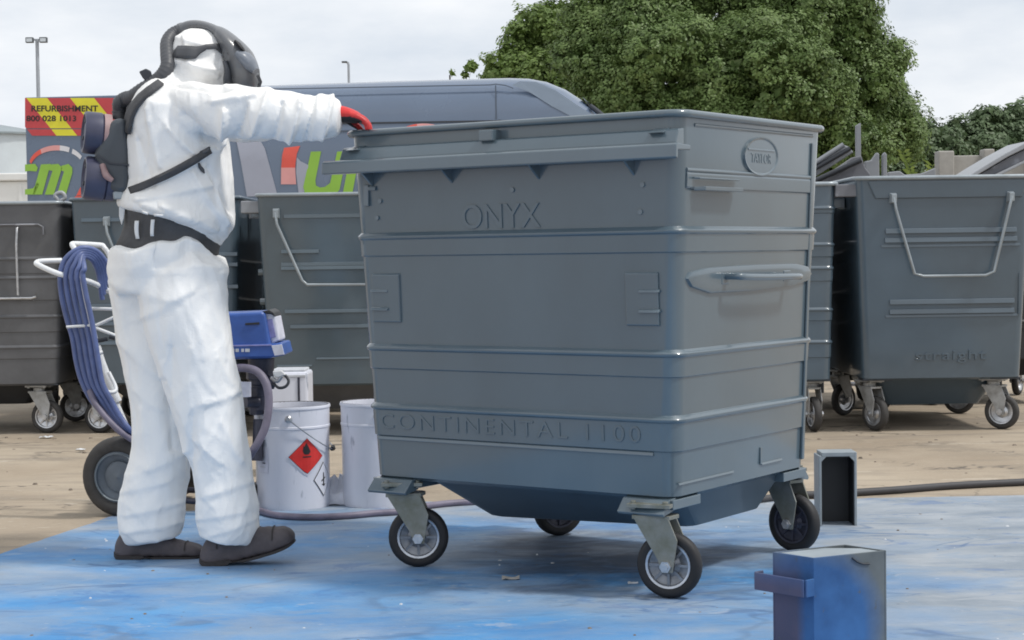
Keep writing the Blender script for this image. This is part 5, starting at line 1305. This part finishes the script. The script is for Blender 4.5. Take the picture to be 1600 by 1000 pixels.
ribbon('shoulder_strap', [[p - _F * .018 for p in r] for r in rows], M['belt'], .010, resp)
# mask shell round the face
b = MB(); limb(b, [(334, 47, 6.02, 8, .05), (346, 56, 6.02, 13, .085), (360, 72, 6.02, 18, .105), (373, 92, 6.02, 24, .112), (379, 112, 6.02, 26, .108), (380, 128, 6.02, 25, .09), (379, 137, 6.02, 22, .07)], 28, 5)
b.build('mask_shell', M['visor'], resp, world=True, smooth=60)
b = MB(); limb(b, [(372, 85, 5.955, 8, .052), (382, 93, 5.955, 13, .055), (392, 103, 5.96, 12, .055), (400, 112, 5.965, 6, .046)], 20, 4); b.build('mask_panel', M['visor_light'], resp, world=True, smooth=60)
b = MB(); limb(b, [(368, 64, 5.945, 2, .02), (373, 69, 5.935, 3.2, .03), (379, 77, 5.935, 3.2, .03), (382, 83, 5.945, 1.5, .02)], 12, 3); b.build('vent_slot', M['black_print'], resp, world=True, smooth=60)
b = MB(); b.tube([at(403, 118, 5.93), at(407, 128, 5.945), at(404, 137, 5.96)], .006, 8); b.build('mask_seal', M['dark_rubber'], resp, world=True, smooth=60)
b = MB(); limb(b, [(353, 98, 5.95, 4, .05), (357, 112, 5.95, 6, .055), (356, 126, 5.95, 6, .055), (354, 136, 5.95, 4, .05)], 16, 4); b.build('mask_skirt', M['trim_dark'], resp, world=True, smooth=60)
# head band
hb2 = []
for x, y, w in ((274, 86, 5), (280, 82, 9), (292, 83, 10), (306, 83, 9), (312, 79, 5), (322, 74, 2.5), (336, 73, 3), (346, 77, 6), (358, 88, 8), (366, 94, 5)):
    row = []
    for q in (-1, -.4, .4, 1):
        h = bv.ray_cast(CAMP, ray(x, y + w * q).normalized(), 20)
        p = h[0] if (h[0] is not None and h[0].y < 6.2) else at(x, y + w * q, 5.93)
        row.append(p - _F * (.012 - .006 * abs(q)))
    hb2.append(row)
ribbon('head_band', hb2, M['dark_rubber'], .012, resp)

# ------------------------------------------------------------------ paint sprayer on its trolley
YS = 7.22
st = gp(200, 806, 0.0)
sp = thing('paint_sprayer', 'paint sprayer on a white tube trolley with coiled blue hose and blue motor', 'paint sprayer', (st.x, st.y, 0))
def tb(name, px, r, m, parent=None, n=10, smooth=4, cyc=False, Y=YS):
    pts = [at(p[0], p[1], p[2] if len(p) > 2 else Y) for p in px]
    return MB().tube(pts, r, n, cyc=cyc, smooth=smooth).build(name, m, parent or sp, world=True, smooth=60)
wt = M['white_tube']
tb('handle', [(96, 407), (66, 408, 7.18), (58, 410, 7.17), (60, 414, 7.1), (92, 428, 7.05), (140, 440, 7.1), (170, 455)], .011, wt, smooth=3)
tb('handle', [(131, 417, 7.12), (116, 388, 7.12), (113, 382, 7.15), (118, 381, 7.2), (156, 383, 7.35), (162, 386, 7.35), (172, 402, 7.35), (174, 430, 7.3)], .011, wt, smooth=3)
tb('rail', [(122, 416), (131, 455), (144, 510), (155, 560), (172, 608), (192, 655), (212, 700), (230, 735)], .013, wt, smooth=3)
tb('rail', [(172, 416, 7.5), (190, 470, 7.5), (215, 560, 7.5), (245, 650, 7.5), (262, 735, 7.5)], .013, wt, smooth=3)
tb('sleeve', [(151, 541), (158, 566), (174, 606), (184, 628)], .018, wt, smooth=3)
for a, b2 in (((133, 482), (180, 483)), ((147, 510), (182, 494)), ((146, 511), (182, 525)), ((107, 511), (147, 509))):
    tb('cross_bar', [a, b2], .007, wt, smooth=0)
for px in (((147, 533), (160, 531), (168, 529)), ((171, 526), (180, 528)), ((130, 480), (142, 482)), ((200, 520), (212, 527))): tb('bracket_clip', list(px), .010, M['trim_dark'], smooth=0)
tb('hose_hook', [(160, 550, 7.16), (146, 556, 7.14), (142, 566, 7.14), (150, 592, 7.12), (162, 609, 7.12), (176, 613, 7.14), (181, 606, 7.16), (170, 582, 7.18)], .0085, wt, smooth=4)
# coil of blue hose hung over the handle
hoses = MB
for k in range(5):
    o = k * 9.6 - 4; Yk = 7.06 - k * .012
    top = 388 + k * 3.5
    px = [(168 - k * 2, 436 + k * 8, 7.16), (166 - k * 3, 412 + k * 4, 7.14), (150 - k * 1.5, top + 4, 7.1), (126 + k * 1.0, top, 7.06), (106 + o * .75, 404 + k * 4, Yk), (98 + o * .9, 428, Yk), (100 + o, 460, Yk), (108 + o, 496, Yk), (117 + o * .9, 528, Yk), (123 + o * .9, 565, Yk), (131 + o * .85, 595 + k, Yk), (146 + o * .8, 625, Yk), (168 + o * .6, 652, Yk), (188 + o * .5, 674, Yk), (215 + o * .3, 692, 7.12)]
    tb('hose', px, .0108, M['hose_blue'], n=10, smooth=5)
tb('hose', [(150, 402, 7.22), (165, 408, 7.26), (176, 424, 7.3), (180, 445, 7.32)], .0122, M['hose_blue'])
tb('hose', [(140, 610, 7.04), (150, 632, 7.02), (168, 655, 7.0), (190, 676, 7.0), (214, 692, 7.02)], .0125, M['hose_purple'])
for px in (((104, 511, 7.02), (147, 508, 7.02)),): tb('hose_tie', list(px), .006, M['white_clip'], smooth=0)
# wheels
def cart_wheel(cx, cy, Y, rp, az):
    c = at(cx, cy, Y); r = rp * Y / FPX; T = Matrix.Translation((c.x, c.y, r)) @ Matrix.Rotation(R(az), 4, 'Z') @ Matrix.Rotation(R(90), 4, 'X')
    h = .045
    w = MB().lathe([(r * .62, -h * .75), (r * .70, -h), (r * .86, -h), (r * .96, -h * .72), (r, -h * .35), (r, h * .35), (r * .96, h * .72), (r * .86, h), (r * .70, h), (r * .62, h * .75), (r * .60, 0), (r * .62, -h * .75)], 40, T).build('wheel', M['rubber_worn'], sp, world=True, smooth=50)
    rm = MB()
    for s in (-1, 1): rm.lathe([(r * .64, s * h * .8), (r * .60, s * h * .92), (r * .57, s * h * .6), (r * .40, s * h * .25), (r * .38, s * h * .5), (r * .30, s * h * .62), (r * .16, s * h * .66), (.001, s * h * .9)], 36, T)
    rm.build('wheel_rim', M['wheel_grey'], w, world=True, smooth=35)
    rg = MB(); rg.lathe([(r * .60, h * .93), (r * .585, h * 1.02), (r * .565, h * .9)], 36, T); rg.lathe([(r * .60, -h * .93), (r * .585, -h * 1.02), (r * .565, -h * .9)], 36, T); rg.build('rim_ring', M['handle_grey'], w, world=True, smooth=60)
    for k in range(24):                                  # tread blocks on the tyre
        a = 2 * math.pi * k / 24
        for s in (-1, 1):
            pass
    return w
cart_wheel(190, 743, 7.12, 63, -14); cart_wheel(268, 735, 7.66, 59, -14)
tb('axle', [(190, 743, 7.12), (268, 735, 7.66)], .014, M['galv'], smooth=0)
tb('frame_tube', [(225, 725, 7.2), (260, 770, 7.2), (300, 783, 7.2), (380, 780, 7.2), (400, 770, 7.2)], .013, M['pump_dark'], smooth=3)
tb('frame_tube', [(228, 735, 7.5), (270, 765, 7.5), (390, 760, 7.5)], .013, M['pump_dark'], smooth=3)
MB().box((at(392, 770, 7.2).x, 7.32, .05), (.05, .10, .10)).build('stand_foot', M['rubber'], sp, world=True, bevel=.008)
b = MB(); b.hexa([at(x, 700, y) for x, y in ((215, 7.15), (330, 7.15), (330, 7.5), (215, 7.5))], [at(x, 640, y) for x, y in ((215, 7.15), (330, 7.15), (330, 7.5), (215, 7.5))]); b.build('pump_block', M['pump_dark'], sp, world=True, bevel=.01)
# motor casing
def slab4(name, px, Y0, dep, m, parent=sp, bev=.008, seg=2):
    b = MB(); b.prism([at(x, y, Y0) for x, y in px], (0, dep, 0)); return b.build(name, m, parent, world=True, bevel=bev, seg=seg)
mot = slab4('motor_casing', [(330, 490), (408, 487), (414, 489), (423, 540), (428, 560), (330, 563)], 7.10, .24, M['motor_blue'], bev=.014, seg=3)
slab4('casing_end', [(410, 488), (424, 487), (430, 496), (437, 532), (424, 538), (416, 505)], 7.13, .19, M['label_white'], mot, .006)
slab4('casing_label', [(415, 500), (425, 498), (431, 526), (421, 529)], 7.126, .01, M['label_lilac'], mot, .001)
slab4('casing_skirt', [(330, 540), (425, 537), (440, 536), (445, 555), (428, 558), (330, 560)], 7.085, .27, M['motor_blue'], mot, .006)
slab4('skirt_label', [(424, 540), (440, 538), (444, 554), (429, 556)], 7.080, .01, M['label_white'], mot, .001)
slab4('casing_slot', [(383, 505), (405, 503.5), (405, 507), (383, 508)], 7.094, .01, M['black_print'], mot, .0005)
slab4('skirt_line', [(330, 540), (424, 538), (424, 540), (330, 542)], 7.081, .005, M['label_lilac'], mot, .0003)
for x0, x1 in ((362, 366), (368, 373), (377, 381), (383, 390)): slab4('lettering', [(x0, 545), (x1, 545), (x1, 550), (x0, 550)], 7.081, .005, M['grey_print'], mot, .0003)
slab4('end_cover', [(408, 487), (420, 484), (427, 488), (430, 495), (424, 491), (414, 490)], 7.12, .2, M['black_print'], mot, .004)
col = MB().tube([at(408, 560, 7.22), at(408, 600, 7.22), at(407, 602, 7.22), at(406, 640, 7.22)], [.055, .05, .04, .036], 16).build('pump_column', M['pump_dark'], sp, world=True, smooth=40)
for (x, y, r0) in ((404, 612, .045), (402, 640, .034), (406, 585, .058)):
    c = at(x, y, 7.22); MB().tube([c + Vector((0, 0, -.02)), c + Vector((0, 0, .02))], r0, 8).build('pump_collar', M['pump_dark'], sp, world=True, bevel=.004)
tb('pump_valve', [(404, 628, 7.18), (384, 629, 7.15)], .022, M['pump_dark'], smooth=0, n=8)
tb('pump_rod', [(404, 655, 7.22), (402, 720, 7.2)], .022, M['pump_dark'], smooth=0)
tb('pump_valve', [(418, 590, 7.15), (426, 598, 7.1), (424, 606, 7.1)], .012, M['pump_dark'])
tb('valve_lever', [(424, 590, 7.08), (433, 596, 7.07), (440, 588, 7.07)], .008, M['galv'])
tb('thin_hose', [(428, 600, 7.08), (436, 606, 7.06), (446, 604, 7.06), (451, 596, 7.07), (446, 587, 7.08), (436, 584, 7.1)], .006, M['trim_dark'])
slab4('valve_tag', [(426, 580), (440, 579), (446, 586), (434, 590), (427, 587)], 7.06, .02, M['white_clip'], sp, .003)
slab4('warning_tag', [(368, 596), (392, 597), (392, 620), (368, 622)], 7.06, .01, M['label_white'], sp, .001)
tb('suction_hose', [(360, 577, 7.1), (382, 575, 7.06), (402, 581, 7.03), (416, 600, 7.01), (420, 630, 6.99), (415, 665, 6.96), (404, 690, 6.94), (394, 706, 6.94), (386, 720, 6.96), (380, 745, 7.0)], .0165, M['hose_purple'], smooth=6, n=12)
tb('suction_hose', [(388, 705, 7.06), (384, 740, 7.05), (388, 770, 7.05), (400, 793, 7.0)], .012, M['hose_purple'], smooth=5)

# supply hose lying in front of the pails
th_ = thing('supply_hose', 'mauve grey hose lying along the ground in front of the white pails', 'hose', tuple(gp(500, 806, GZ)))
pts = [gp(x, y, GZ + .013) for x, y in ((392, 792), (415, 801), (440, 806), (490, 808), (540, 806), (585, 802), (625, 799), (670, 790), (740, 784), (900, 779), (1060, 774))]
MB().tube(pts, .0135, 10, smooth=6).build('hose', M['hose_purple'], th_, world=True, smooth=60)
tc_ = thing('power_cable', 'black cable snaking over the dusty ground behind the blue groundsheet at right', 'cable', tuple(gp(1400, 768, 0)))
pts = [gp(x, y, .016) for x, y in ((1130, 789), (1200, 779), (1250, 774), (1300, 772), (1345, 769), (1400, 765.5), (1470, 760), (1540, 756), (1620, 752), (1700, 746))]
MB().tube(pts, .016, 10, smooth=6).build('cable', M['cable'], tc_, world=True, smooth=60)

# ------------------------------------------------------------------ pails and tin
def cyl_sheet(name, cx_, cz_, r, poly, m, parent, off):       # flat print lying on a pail: polygon in (arc length, height), subdivided in columns
    xs0, xs1 = min(p[0] for p in poly), max(p[0] for p in poly); n_ = 10; b = MB(); rows = []
    def span(x):
        ys = []
        for i in range(len(poly)):
            (x0, y0), (x1, y1) = poly[i], poly[(i + 1) % len(poly)]
            if abs(x1 - x0) < 1e-9:
                if abs(x - x0) < 1e-6: ys += [y0, y1]
            elif min(x0, x1) - 1e-9 <= x <= max(x0, x1) + 1e-9: ys.append(y0 + (y1 - y0) * (x - x0) / (x1 - x0))
        return min(ys), max(ys)
    for k in range(n_ + 1):
        x = xs0 + (xs1 - xs0) * k / n_; lo, hi = span(x); a = x / r - math.pi / 2
        rows += [((r + off) * math.cos(a), (r + off) * math.sin(a), lo), ((r + off) * math.cos(a), (r + off) * math.sin(a), hi)]
    b.add(rows, [(2 * k, 2 * k + 2, 2 * k + 3, 2 * k + 1) for k in range(n_)])
    return b.build(name, m, parent, fix=False)
def pail(px, Y, r, hgt, label, marks):
    c = at(px, 700, Y); t = thing('paint_pail', label, 'pail', (c.x, c.y, GZ), 0, 'white paint pails')
    MB().lathe([(.001, .006), (r * .93, .006), (r * .955, 0), (r * .965, .012), (r * .972, hgt * .70), (r * .985, hgt * .775), (r * 1.0, hgt * .782), (r * 1.0, hgt * .80), (r * .985, hgt * .806), (r * .99, hgt * .965), (r * 1.01, hgt * .97), (r * 1.015, hgt * .985), (r * 1.0, hgt), (r * .965, hgt * .995), (r * .955, hgt * .97), (r * .93, hgt * .70), (.001, hgt * .70)], 56).build('pail_body', M['pail'], t, smooth=28)
    MB().lathe([(r * .968, hgt * 1.001), (r * .958, hgt * .965), (r * .94, hgt * .72), (.001, hgt * .72)], 48).build('paint_residue', M['pail_in'], t, smooth=40)
    a = math.radians(-88)
    for s in (0, 1):
        aa = a + math.pi * s; p = Vector((r * math.cos(aa), r * math.sin(aa), hgt * .885)); nrm = Vector((math.cos(aa), math.sin(aa), 0))
        MB().tube([p - nrm * .004, p + nrm * .004, p + nrm * .010], [.015, .015, .008], 12).build('bail_ear', M['galv'], t, smooth=40)
    # wire bail folded down along the side
    pts = []
    for k in range(15):
        ph = math.radians(-88 + 180 * k / 14); sag = math.sin(math.pi * k / 14)
        pts.append(((r + .012) * math.cos(ph), (r + .012) * math.sin(ph), hgt * (.885 - .33 * sag)))
    MB().tube(pts, .0028, 6).build('wire_bail', M['galv'], t, smooth=60)
    mid = pts[4:8]; MB().tube([Vector(p) for p in pts[6:9]], .009, 8).build('bail_grip', M['black_print'], t, smooth=60)
    if marks:
        sc = r / 59.0
        X_ = lambda x: r * math.asin(max(-.99, min(.99, (x - 457) / 58.5))); Z_ = lambda y: hgt * (797 - y) / 160.0
        dcx, dcz = X_(484), Z_(714)
        dia = lambda k: [(dcx - .082 * k, dcz), (dcx + .004 * k, dcz + .083 * k), (dcx + .090 * k, dcz - .004 * k), (dcx - .0 * k, dcz - .083 * k)]
        lb_ = cyl_sheet('hazard_label', 0, 0, r * .975, dia(1), M['label_white'], t, .0018)
        cyl_sheet('black_border', 0, 0, r * .975, dia(.90), M['black_print'], lb_, .0026)
        cyl_sheet('red_field', 0, 0, r * .975, dia(.87), M['red_print'], lb_, .0034)
        fl = [(-.012, -.01), (-.020, .008), (-.010, .022), (-.012, .034), (.0, .052), (.004, .034), (.012, .042), (.018, .02), (.016, .0), (.008, -.01)]
        # flame mark, split in two convex-ish lobes
        for poly in ([(-.014, .004), (-.006, -.004), (.010, -.004), (.018, .008), (.010, .026), (.0, .046), (-.010, .026)], [(-.016, .010), (-.010, .004), (-.006, .022), (-.012, .034)]):
            cyl_sheet('flame_mark', 0, 0, r * .975, [(dcx + x, dcz + z + .012) for x, z in poly], M['black_print'], lb_, .0042)
        cyl_sheet('flame_mark', 0, 0, r * .975, [(dcx - .016, dcz - .004), (dcx + .02, dcz - .004), (dcx + .02, dcz + .001), (dcx - .016, dcz + .001)], M['black_print'], lb_, .0042)
        d2x, d2z = X_(507), Z_(752)
        dd = lambda k: [(d2x - .055 * k, d2z), (d2x, d2z + .072 * k), (d2x + .055 * k, d2z), (d2x, d2z - .072 * k)]
        l2 = cyl_sheet('hazard_label', 0, 0, r * .975, dd(1.0), M['black_print'], t, .0010)
        cyl_sheet('white_field', 0, 0, r * .975, dd(.93), M['pail'], l2, .0016)
        for poly in ([(-.004, -.02), (.004, -.02), (.003, .028), (-.003, .028)], [(-.014, -.010), (.012, .004), (.012, .010), (-.014, -.004)], [(-.014, -.02), (.014, -.02), (.0, -.03)]):
            cyl_sheet('hazard_mark', 0, 0, r * .975, [(d2x + x, d2z + z) for x, z in poly], M['black_print'], l2, .0024)
        l3x, l3z = X_(417), Z_(723)
        l3 = cyl_sheet('paper_label', 0, 0, r * .975, [(l3x - .035, l3z - .045), (l3x + .03, l3z - .045), (l3x + .03, l3z + .06), (l3x - .035, l3z + .06)], M['label_white'], t, .0014)
        for k, poly in enumerate(([(-.02, .01), (-.004, .01), (-.004, .016), (-.02, .016)], [(-.022, .016), (-.017, .016), (-.017, .036), (-.022, .036)], [(-.02, .036), (-.004, .036), (-.004, .041), (-.02, .041)], [(.004, .0), (.009, .0), (.009, .04), (.004, .04)], [(-.002, -.006), (.016, -.006), (.016, -.001), (-.002, -.001)], [(-.02, -.022), (.014, -.022), (.014, -.018), (-.02, -.018)])):
            cyl_sheet('label_mark', 0, 0, r * .975, [(l3x + x, l3z + z) for x, z in poly], M['grey_print'] if k != 4 else M['pump_dark'], l3, .0022)
    return t
pail(457, 7.33, .158, .423, 'white metal paint pail with a red flammable diamond label, between the person and the bin', True)
pail(592, 7.36, .158, .428, 'plain white metal paint pail partly hidden behind the left edge of the big bin', False)
# square white tin behind the pump
c = at(450, 620, 8.3); t = thing('paint_tin', 'white rectangular tin with a dark seam behind the pump and the labelled pail', 'tin', (c.x, 8.42, 0))
zt_ = at(450, 582, 8.3).z; wd = 62 / FPX * 8.3
MB().box((0, 0, zt_ / 2), (wd, .22, zt_)).build('tin_body', M['pail'], t, bevel=.012)
MB().box((0, 0, zt_ + .004), (wd - .03, .19, .016)).build('tin_lid', M['grey_print'], t, bevel=.004)
MB().box((wd * .27, -.112, zt_ * .52), (.010, .006, zt_ * .86)).build('dark_seam', M['pump_dark'], t)
MB().box((0, -.111, zt_ - .018), (wd - .02, .006, .012)).build('rim_band', M['grey_print'], t, bevel=.002)
# crumpled plastic between the pails
t = thing('plastic_wrap', 'crumpled white plastic wrap lying between the two white pails', 'plastic', tuple(gp(527, 785, GZ)))
b = MB(); nx, ny = 16, 10; c = gp(527, 792, GZ); vs = []
for j in range(ny):
    for i in range(nx):
        u, v = i / (nx - 1) - .5, j / (ny - 1) - .5
        q = Vector((u * 7, v * 6, 2)); h = max(0, .13 * (1 - (2 * v) ** 2) * (1 - (2 * u) ** 4) * (.55 + .7 * abs(noise.noise(q * 1.4))) + .02 * noise.noise(q * 3))
        vs.append(c + Vector((u * .24 + noise.noise(q) * .03, v * .26 + .17, h + .003)))
b.add(vs, [(j * nx + i, j * nx + i + 1, (j + 1) * nx + i + 1, (j + 1) * nx + i) for j in range(ny - 1) for i in range(nx - 1)])
o = b.build('sheet', M['plastic_sheet'], t, world=True, fix=False, smooth=20)
so3 = o.modifiers.new('thick', 'SOLIDIFY'); so3.thickness = .002; so3.offset = 1

# ------------------------------------------------------------------ sprayed steel parts at the right
def steel_spray_material():
    m = bpy.data.materials.new('steel_with_blue_overspray'); m.use_nodes = True
    N, L = nodes_of(m); b = N['Principled BSDF']; b.inputs['Roughness'].default_value = .55; b.inputs['Specular IOR Level'].default_value = .3
    tx = N.new('ShaderNodeTexCoord').outputs['Object']
    nz = add_noise(N, L, tx, 6, 6, .6)
    base = add_mix(N, L, add_range(N, L, nz, .35, .65), (.088, .104, .115), (.140, .160, .170))
    sx = N.new('ShaderNodeSeparateXYZ'); L.new(tx, sx.inputs[0])
    # round burst of blue paint on the wide face, purple-brown undercoat on the narrow face low down
    v = N.new('ShaderNodeVectorMath'); v.operation = 'DISTANCE'; L.new(tx, v.inputs[0]); v.inputs[1].default_value = (-.08, -.14, .06)
    dn = N.new('ShaderNodeMath'); dn.operation = 'ADD'; L.new(v.outputs['Value'], dn.inputs[0])
    ns = add_range(N, L, add_noise(N, L, tx, 9, 5, .6), 0, 1, -.02, .02); L.new(ns, dn.inputs[1])
    blue = add_range(N, L, dn.outputs[0], .255, .185, 0, .97)
    col = add_mix(N, L, blue, base, add_mix(N, L, add_range(N, L, nz, .3, .7), (.022, .078, .215), (.045, .150, .37)))
    low = add_range(N, L, sx.outputs['Z'], .27, .18, 0, .88); lft = add_range(N, L, sx.outputs['X'], -.075, -.095, 0, 1)
    col = add_mix(N, L, add_math(N, L, 'MULTIPLY', low, lft), col, add_mix(N, L, add_range(N, L, nz, .35, .65), (.070, .068, .115), (.105, .080, .115)))
    dr = add_range(N, L, add_noise(N, L, add_map(N, L, tx, (1, 1, 1), (4, 2, 1)), 40, 4, .6), .66, .72, 0, .7)
    col = add_mix(N, L, dr, col, (.09, .10, .11))
    L.new(col, b.inputs['Base Color']); return m
mss = steel_spray_material()
YB = 4.42
# near box: plan corners from the photo, base on the sheet
c0, c1, c2 = at(1207, 870, YB + .10), at(1271, 880, YB), at(1385, 862, YB + .10)
ox = (c0.x + c2.x) / 2; oy = YB + .13
t = thing('steel_box', 'steel box part with a round burst of blue overspray, nearest the camera at lower right', 'steel part', (ox, oy, GZ))
zt_ = at(1271, 872, YB).z - GZ
A_, B_, C_ = Vector((c0.x - ox, c0.y - oy, 0)), Vector((c1.x - ox, c1.y - oy, 0)), Vector((c2.x - ox, c2.y - oy, 0))
D_ = A_ + C_ - B_
up = Vector((0, 0, zt_)); th = .006
def wall_(a, b2, nm, e0=0.0, e1=0.0):
    n_ = (b2 - a).cross(Vector((0, 0, 1))).normalized() * th
    MB().hexa([a, b2, b2 - n_, a - n_], [a + up + Vector((0, 0, e0)), b2 + up + Vector((0, 0, e1)), b2 - n_ + up + Vector((0, 0, e1)), a - n_ + up + Vector((0, 0, e0))]).build(nm, mss, t, bevel=.0015)
wall_(A_, B_, 'side_plate'); wall_(B_, C_, 'side_plate'); wall_(C_, D_, 'side_plate'); wall_(D_, A_, 'side_plate')
i_ = lambda p: p * .93
tp = zt_ - .010
b = MB(); b.prism([i_(A_) + Vector((0, 0, tp)), i_(B_) + Vector((0, 0, tp)), i_(C_) + Vector((0, 0, tp)), (i_(C_) * .45 + i_(D_) * .55) + Vector((0, 0, tp)), (i_(D_) * .6 + i_(A_) * .1 + i_(C_) * .1) + Vector((0, 0, tp)), (i_(D_) * .7 + i_(A_) * .3) + Vector((0, 0, tp))], (0, 0, .007)); b.build('top_plate', M['box_steel'], t, bevel=.001)
# strap round the narrow face
dn_ = (B_ - A_).cross(Vector((0, 0, 1))).normalized(); dn_ = dn_ if dn_.y < 0 else -dn_
z0 = at(1230, 932, YB).z - GZ; sh = .045
s0, s1 = A_ + (A_ - B_) * .22, B_ + (A_ - B_) * .02
b = MB()
outs = dn_ * .032
for p, q2 in ((s0, s0 + outs), (s0 + outs, s1 + outs), (s1 + outs, s1)):
    d_ = (q2 - p).normalized(); n_ = d_.cross(Vector((0, 0, 1))) * .006
    b.hexa([p + Vector((0, 0, z0)), q2 + Vector((0, 0, z0)), q2 + n_ + Vector((0, 0, z0)), p + n_ + Vector((0, 0, z0))], [p + Vector((0, 0, z0 + sh)), q2 + Vector((0, 0, z0 + sh)), q2 + n_ + Vector((0, 0, z0 + sh)), p + n_ + Vector((0, 0, z0 + sh))])
b.build('strap', mss, t, bevel=.002)
n_ = (C_ - B_).cross(Vector((0, 0, 1))).normalized(); n_ = n_ if n_.y < 0 else -n_
pts = [B_.lerp(C_, u) + Vector((0, 0, zt_ - dz)) + n_ * .002 for u, dz in ((.52, .010), (.58, .020), (.66, .028), (.76, .030))]
MB().tube(pts, .0022, 6).build('dent_crease', M['trim_dark'], t, smooth=60)

# hollow duct piece standing open towards the camera
c = gp(1310, 822, GZ); YD = c.y
t = thing('steel_duct', 'short hollow steel channel standing with its dark open side to the front', 'steel part', (c.x, c.y, GZ))
w = 60 / FPX * YD; zt_ = at(1310, 707, YD).z - GZ; dp_ = .11; th = .010
MB().box((-w / 2 + th / 2, dp_ / 2, zt_ / 2 - .006), (th, dp_, zt_ - .012)).build('side_wall', M['box_steel'], t, bevel=.002)
MB().box((w / 2 - th / 2, dp_ / 2 + .004, zt_ / 2), (th, dp_, zt_)).build('side_wall', M['box_steel'], t, bevel=.002)
MB().box((.001, dp_ / 2 + .002, zt_ - .008), (w - 2 * th, dp_ - .004, .016)).build('top_wall', M['box_steel'], t, bevel=.002)
MB().box((.0, dp_ - .003, zt_ / 2 - .008), (w - 2 * th - .001, .006, zt_ - .018)).build('back_wall', M['duct_in'], t)
b = MB(); b.box((-w / 2 + th + .002, dp_ / 2, zt_ / 2 - .01), (.003, dp_ - .02, zt_ - .024)); b.box((w / 2 - th - .002, dp_ / 2, zt_ / 2 - .01), (.003, dp_ - .02, zt_ - .024)); b.box((0, dp_ / 2, zt_ - .018), (w - 2 * th - .008, dp_ - .02, .003)); b.build('lining', M['duct_in'], t)
for sx in (-1, 1): MB().prism([(sx * (w / 2 - th), .001, zt_ - .016), (sx * (w / 2 - th - .018), .001, zt_ - .016), (sx * (w / 2 - th), .001, zt_ - .034)], (0, .006, 0)).build('corner_web', M['box_steel'], t)

# ------------------------------------------------------------------ grit and flakes on the ground (small loose litter, countless)
def litter(name, m, n_, xr, yr, z, s0, s1, kind_lab):
    b = MB(); k = 0
    while k < n_:
        x, y = random.uniform(*xr), random.uniform(*yr); a = random.uniform(0, 6.3); s = random.uniform(s0, s1); h = s * random.uniform(.15, .5)
        if y < 7.2 and x < -1.85 and z > .002: continue
        pts = [(x + s * random.uniform(.5, 1) * math.cos(a + q * 1.26), y + s * random.uniform(.5, 1) * math.sin(a + q * 1.26), z) for q in range(5)]
        b.rings([pts, [(x + (p[0] - x) * .6, y + (p[1] - y) * .6, z + h) for p in pts]]); k += 1
    o = b.build(name, m); tag(o, kind_lab, None, None, 'stuff'); return o
litter('paint_flakes', M['flake'], 40, (-1.7, 2.2), (4.3, 7.1), GZ, .003, .009, 'scattered white paint flakes on the blue groundsheet')
litter('grit', M['flake_grey'], 90, (-1.8, 2.4), (4.2, 7.1), GZ, .003, .010, 'scattered brown grit on the blue groundsheet')
litter('yard_grit', M['flake_grey'], 160, (-4.5, 4.5), (7.45, 10.5), 0, .005, .02, 'scattered grit on the dusty yard')
for x, y, s, lab in ((72, 684, .045, 'flat pale scrap of litter on the dusty ground by the dark bin castor'), (126, 703, .03, 'thin pale scrap of litter on the dusty ground above the trolley wheel'), (798, 905, .035, 'crumpled beige scrap of litter on the blue groundsheet under the bin'), (989, 912, .02, 'small white scrap of litter beside the near castor')):
    c = gp(x, y, GZ); t = thing('litter_scrap', lab, 'litter', tuple(c), 0, 'scraps of litter')
    b = MB(); nx = 6; vs = []
    for j in range(nx):
        for i in range(nx): vs.append((s * (i / 5 - .5) * 1.6, s * (j / 5 - .5), .003 + s * .35 * abs(noise.noise(Vector((i * .7 + x, j * .7, y))))))
    b.add(vs, [(j * nx + i, j * nx + i + 1, (j + 1) * nx + i + 1, (j + 1) * nx + i) for j in range(5) for i in range(5)])
    o = b.build('scrap', M['flake'] if s != .035 else M['conc_panel'], t, fix=False)
    sl2 = o.modifiers.new('thick', 'SOLIDIFY'); sl2.thickness = .002
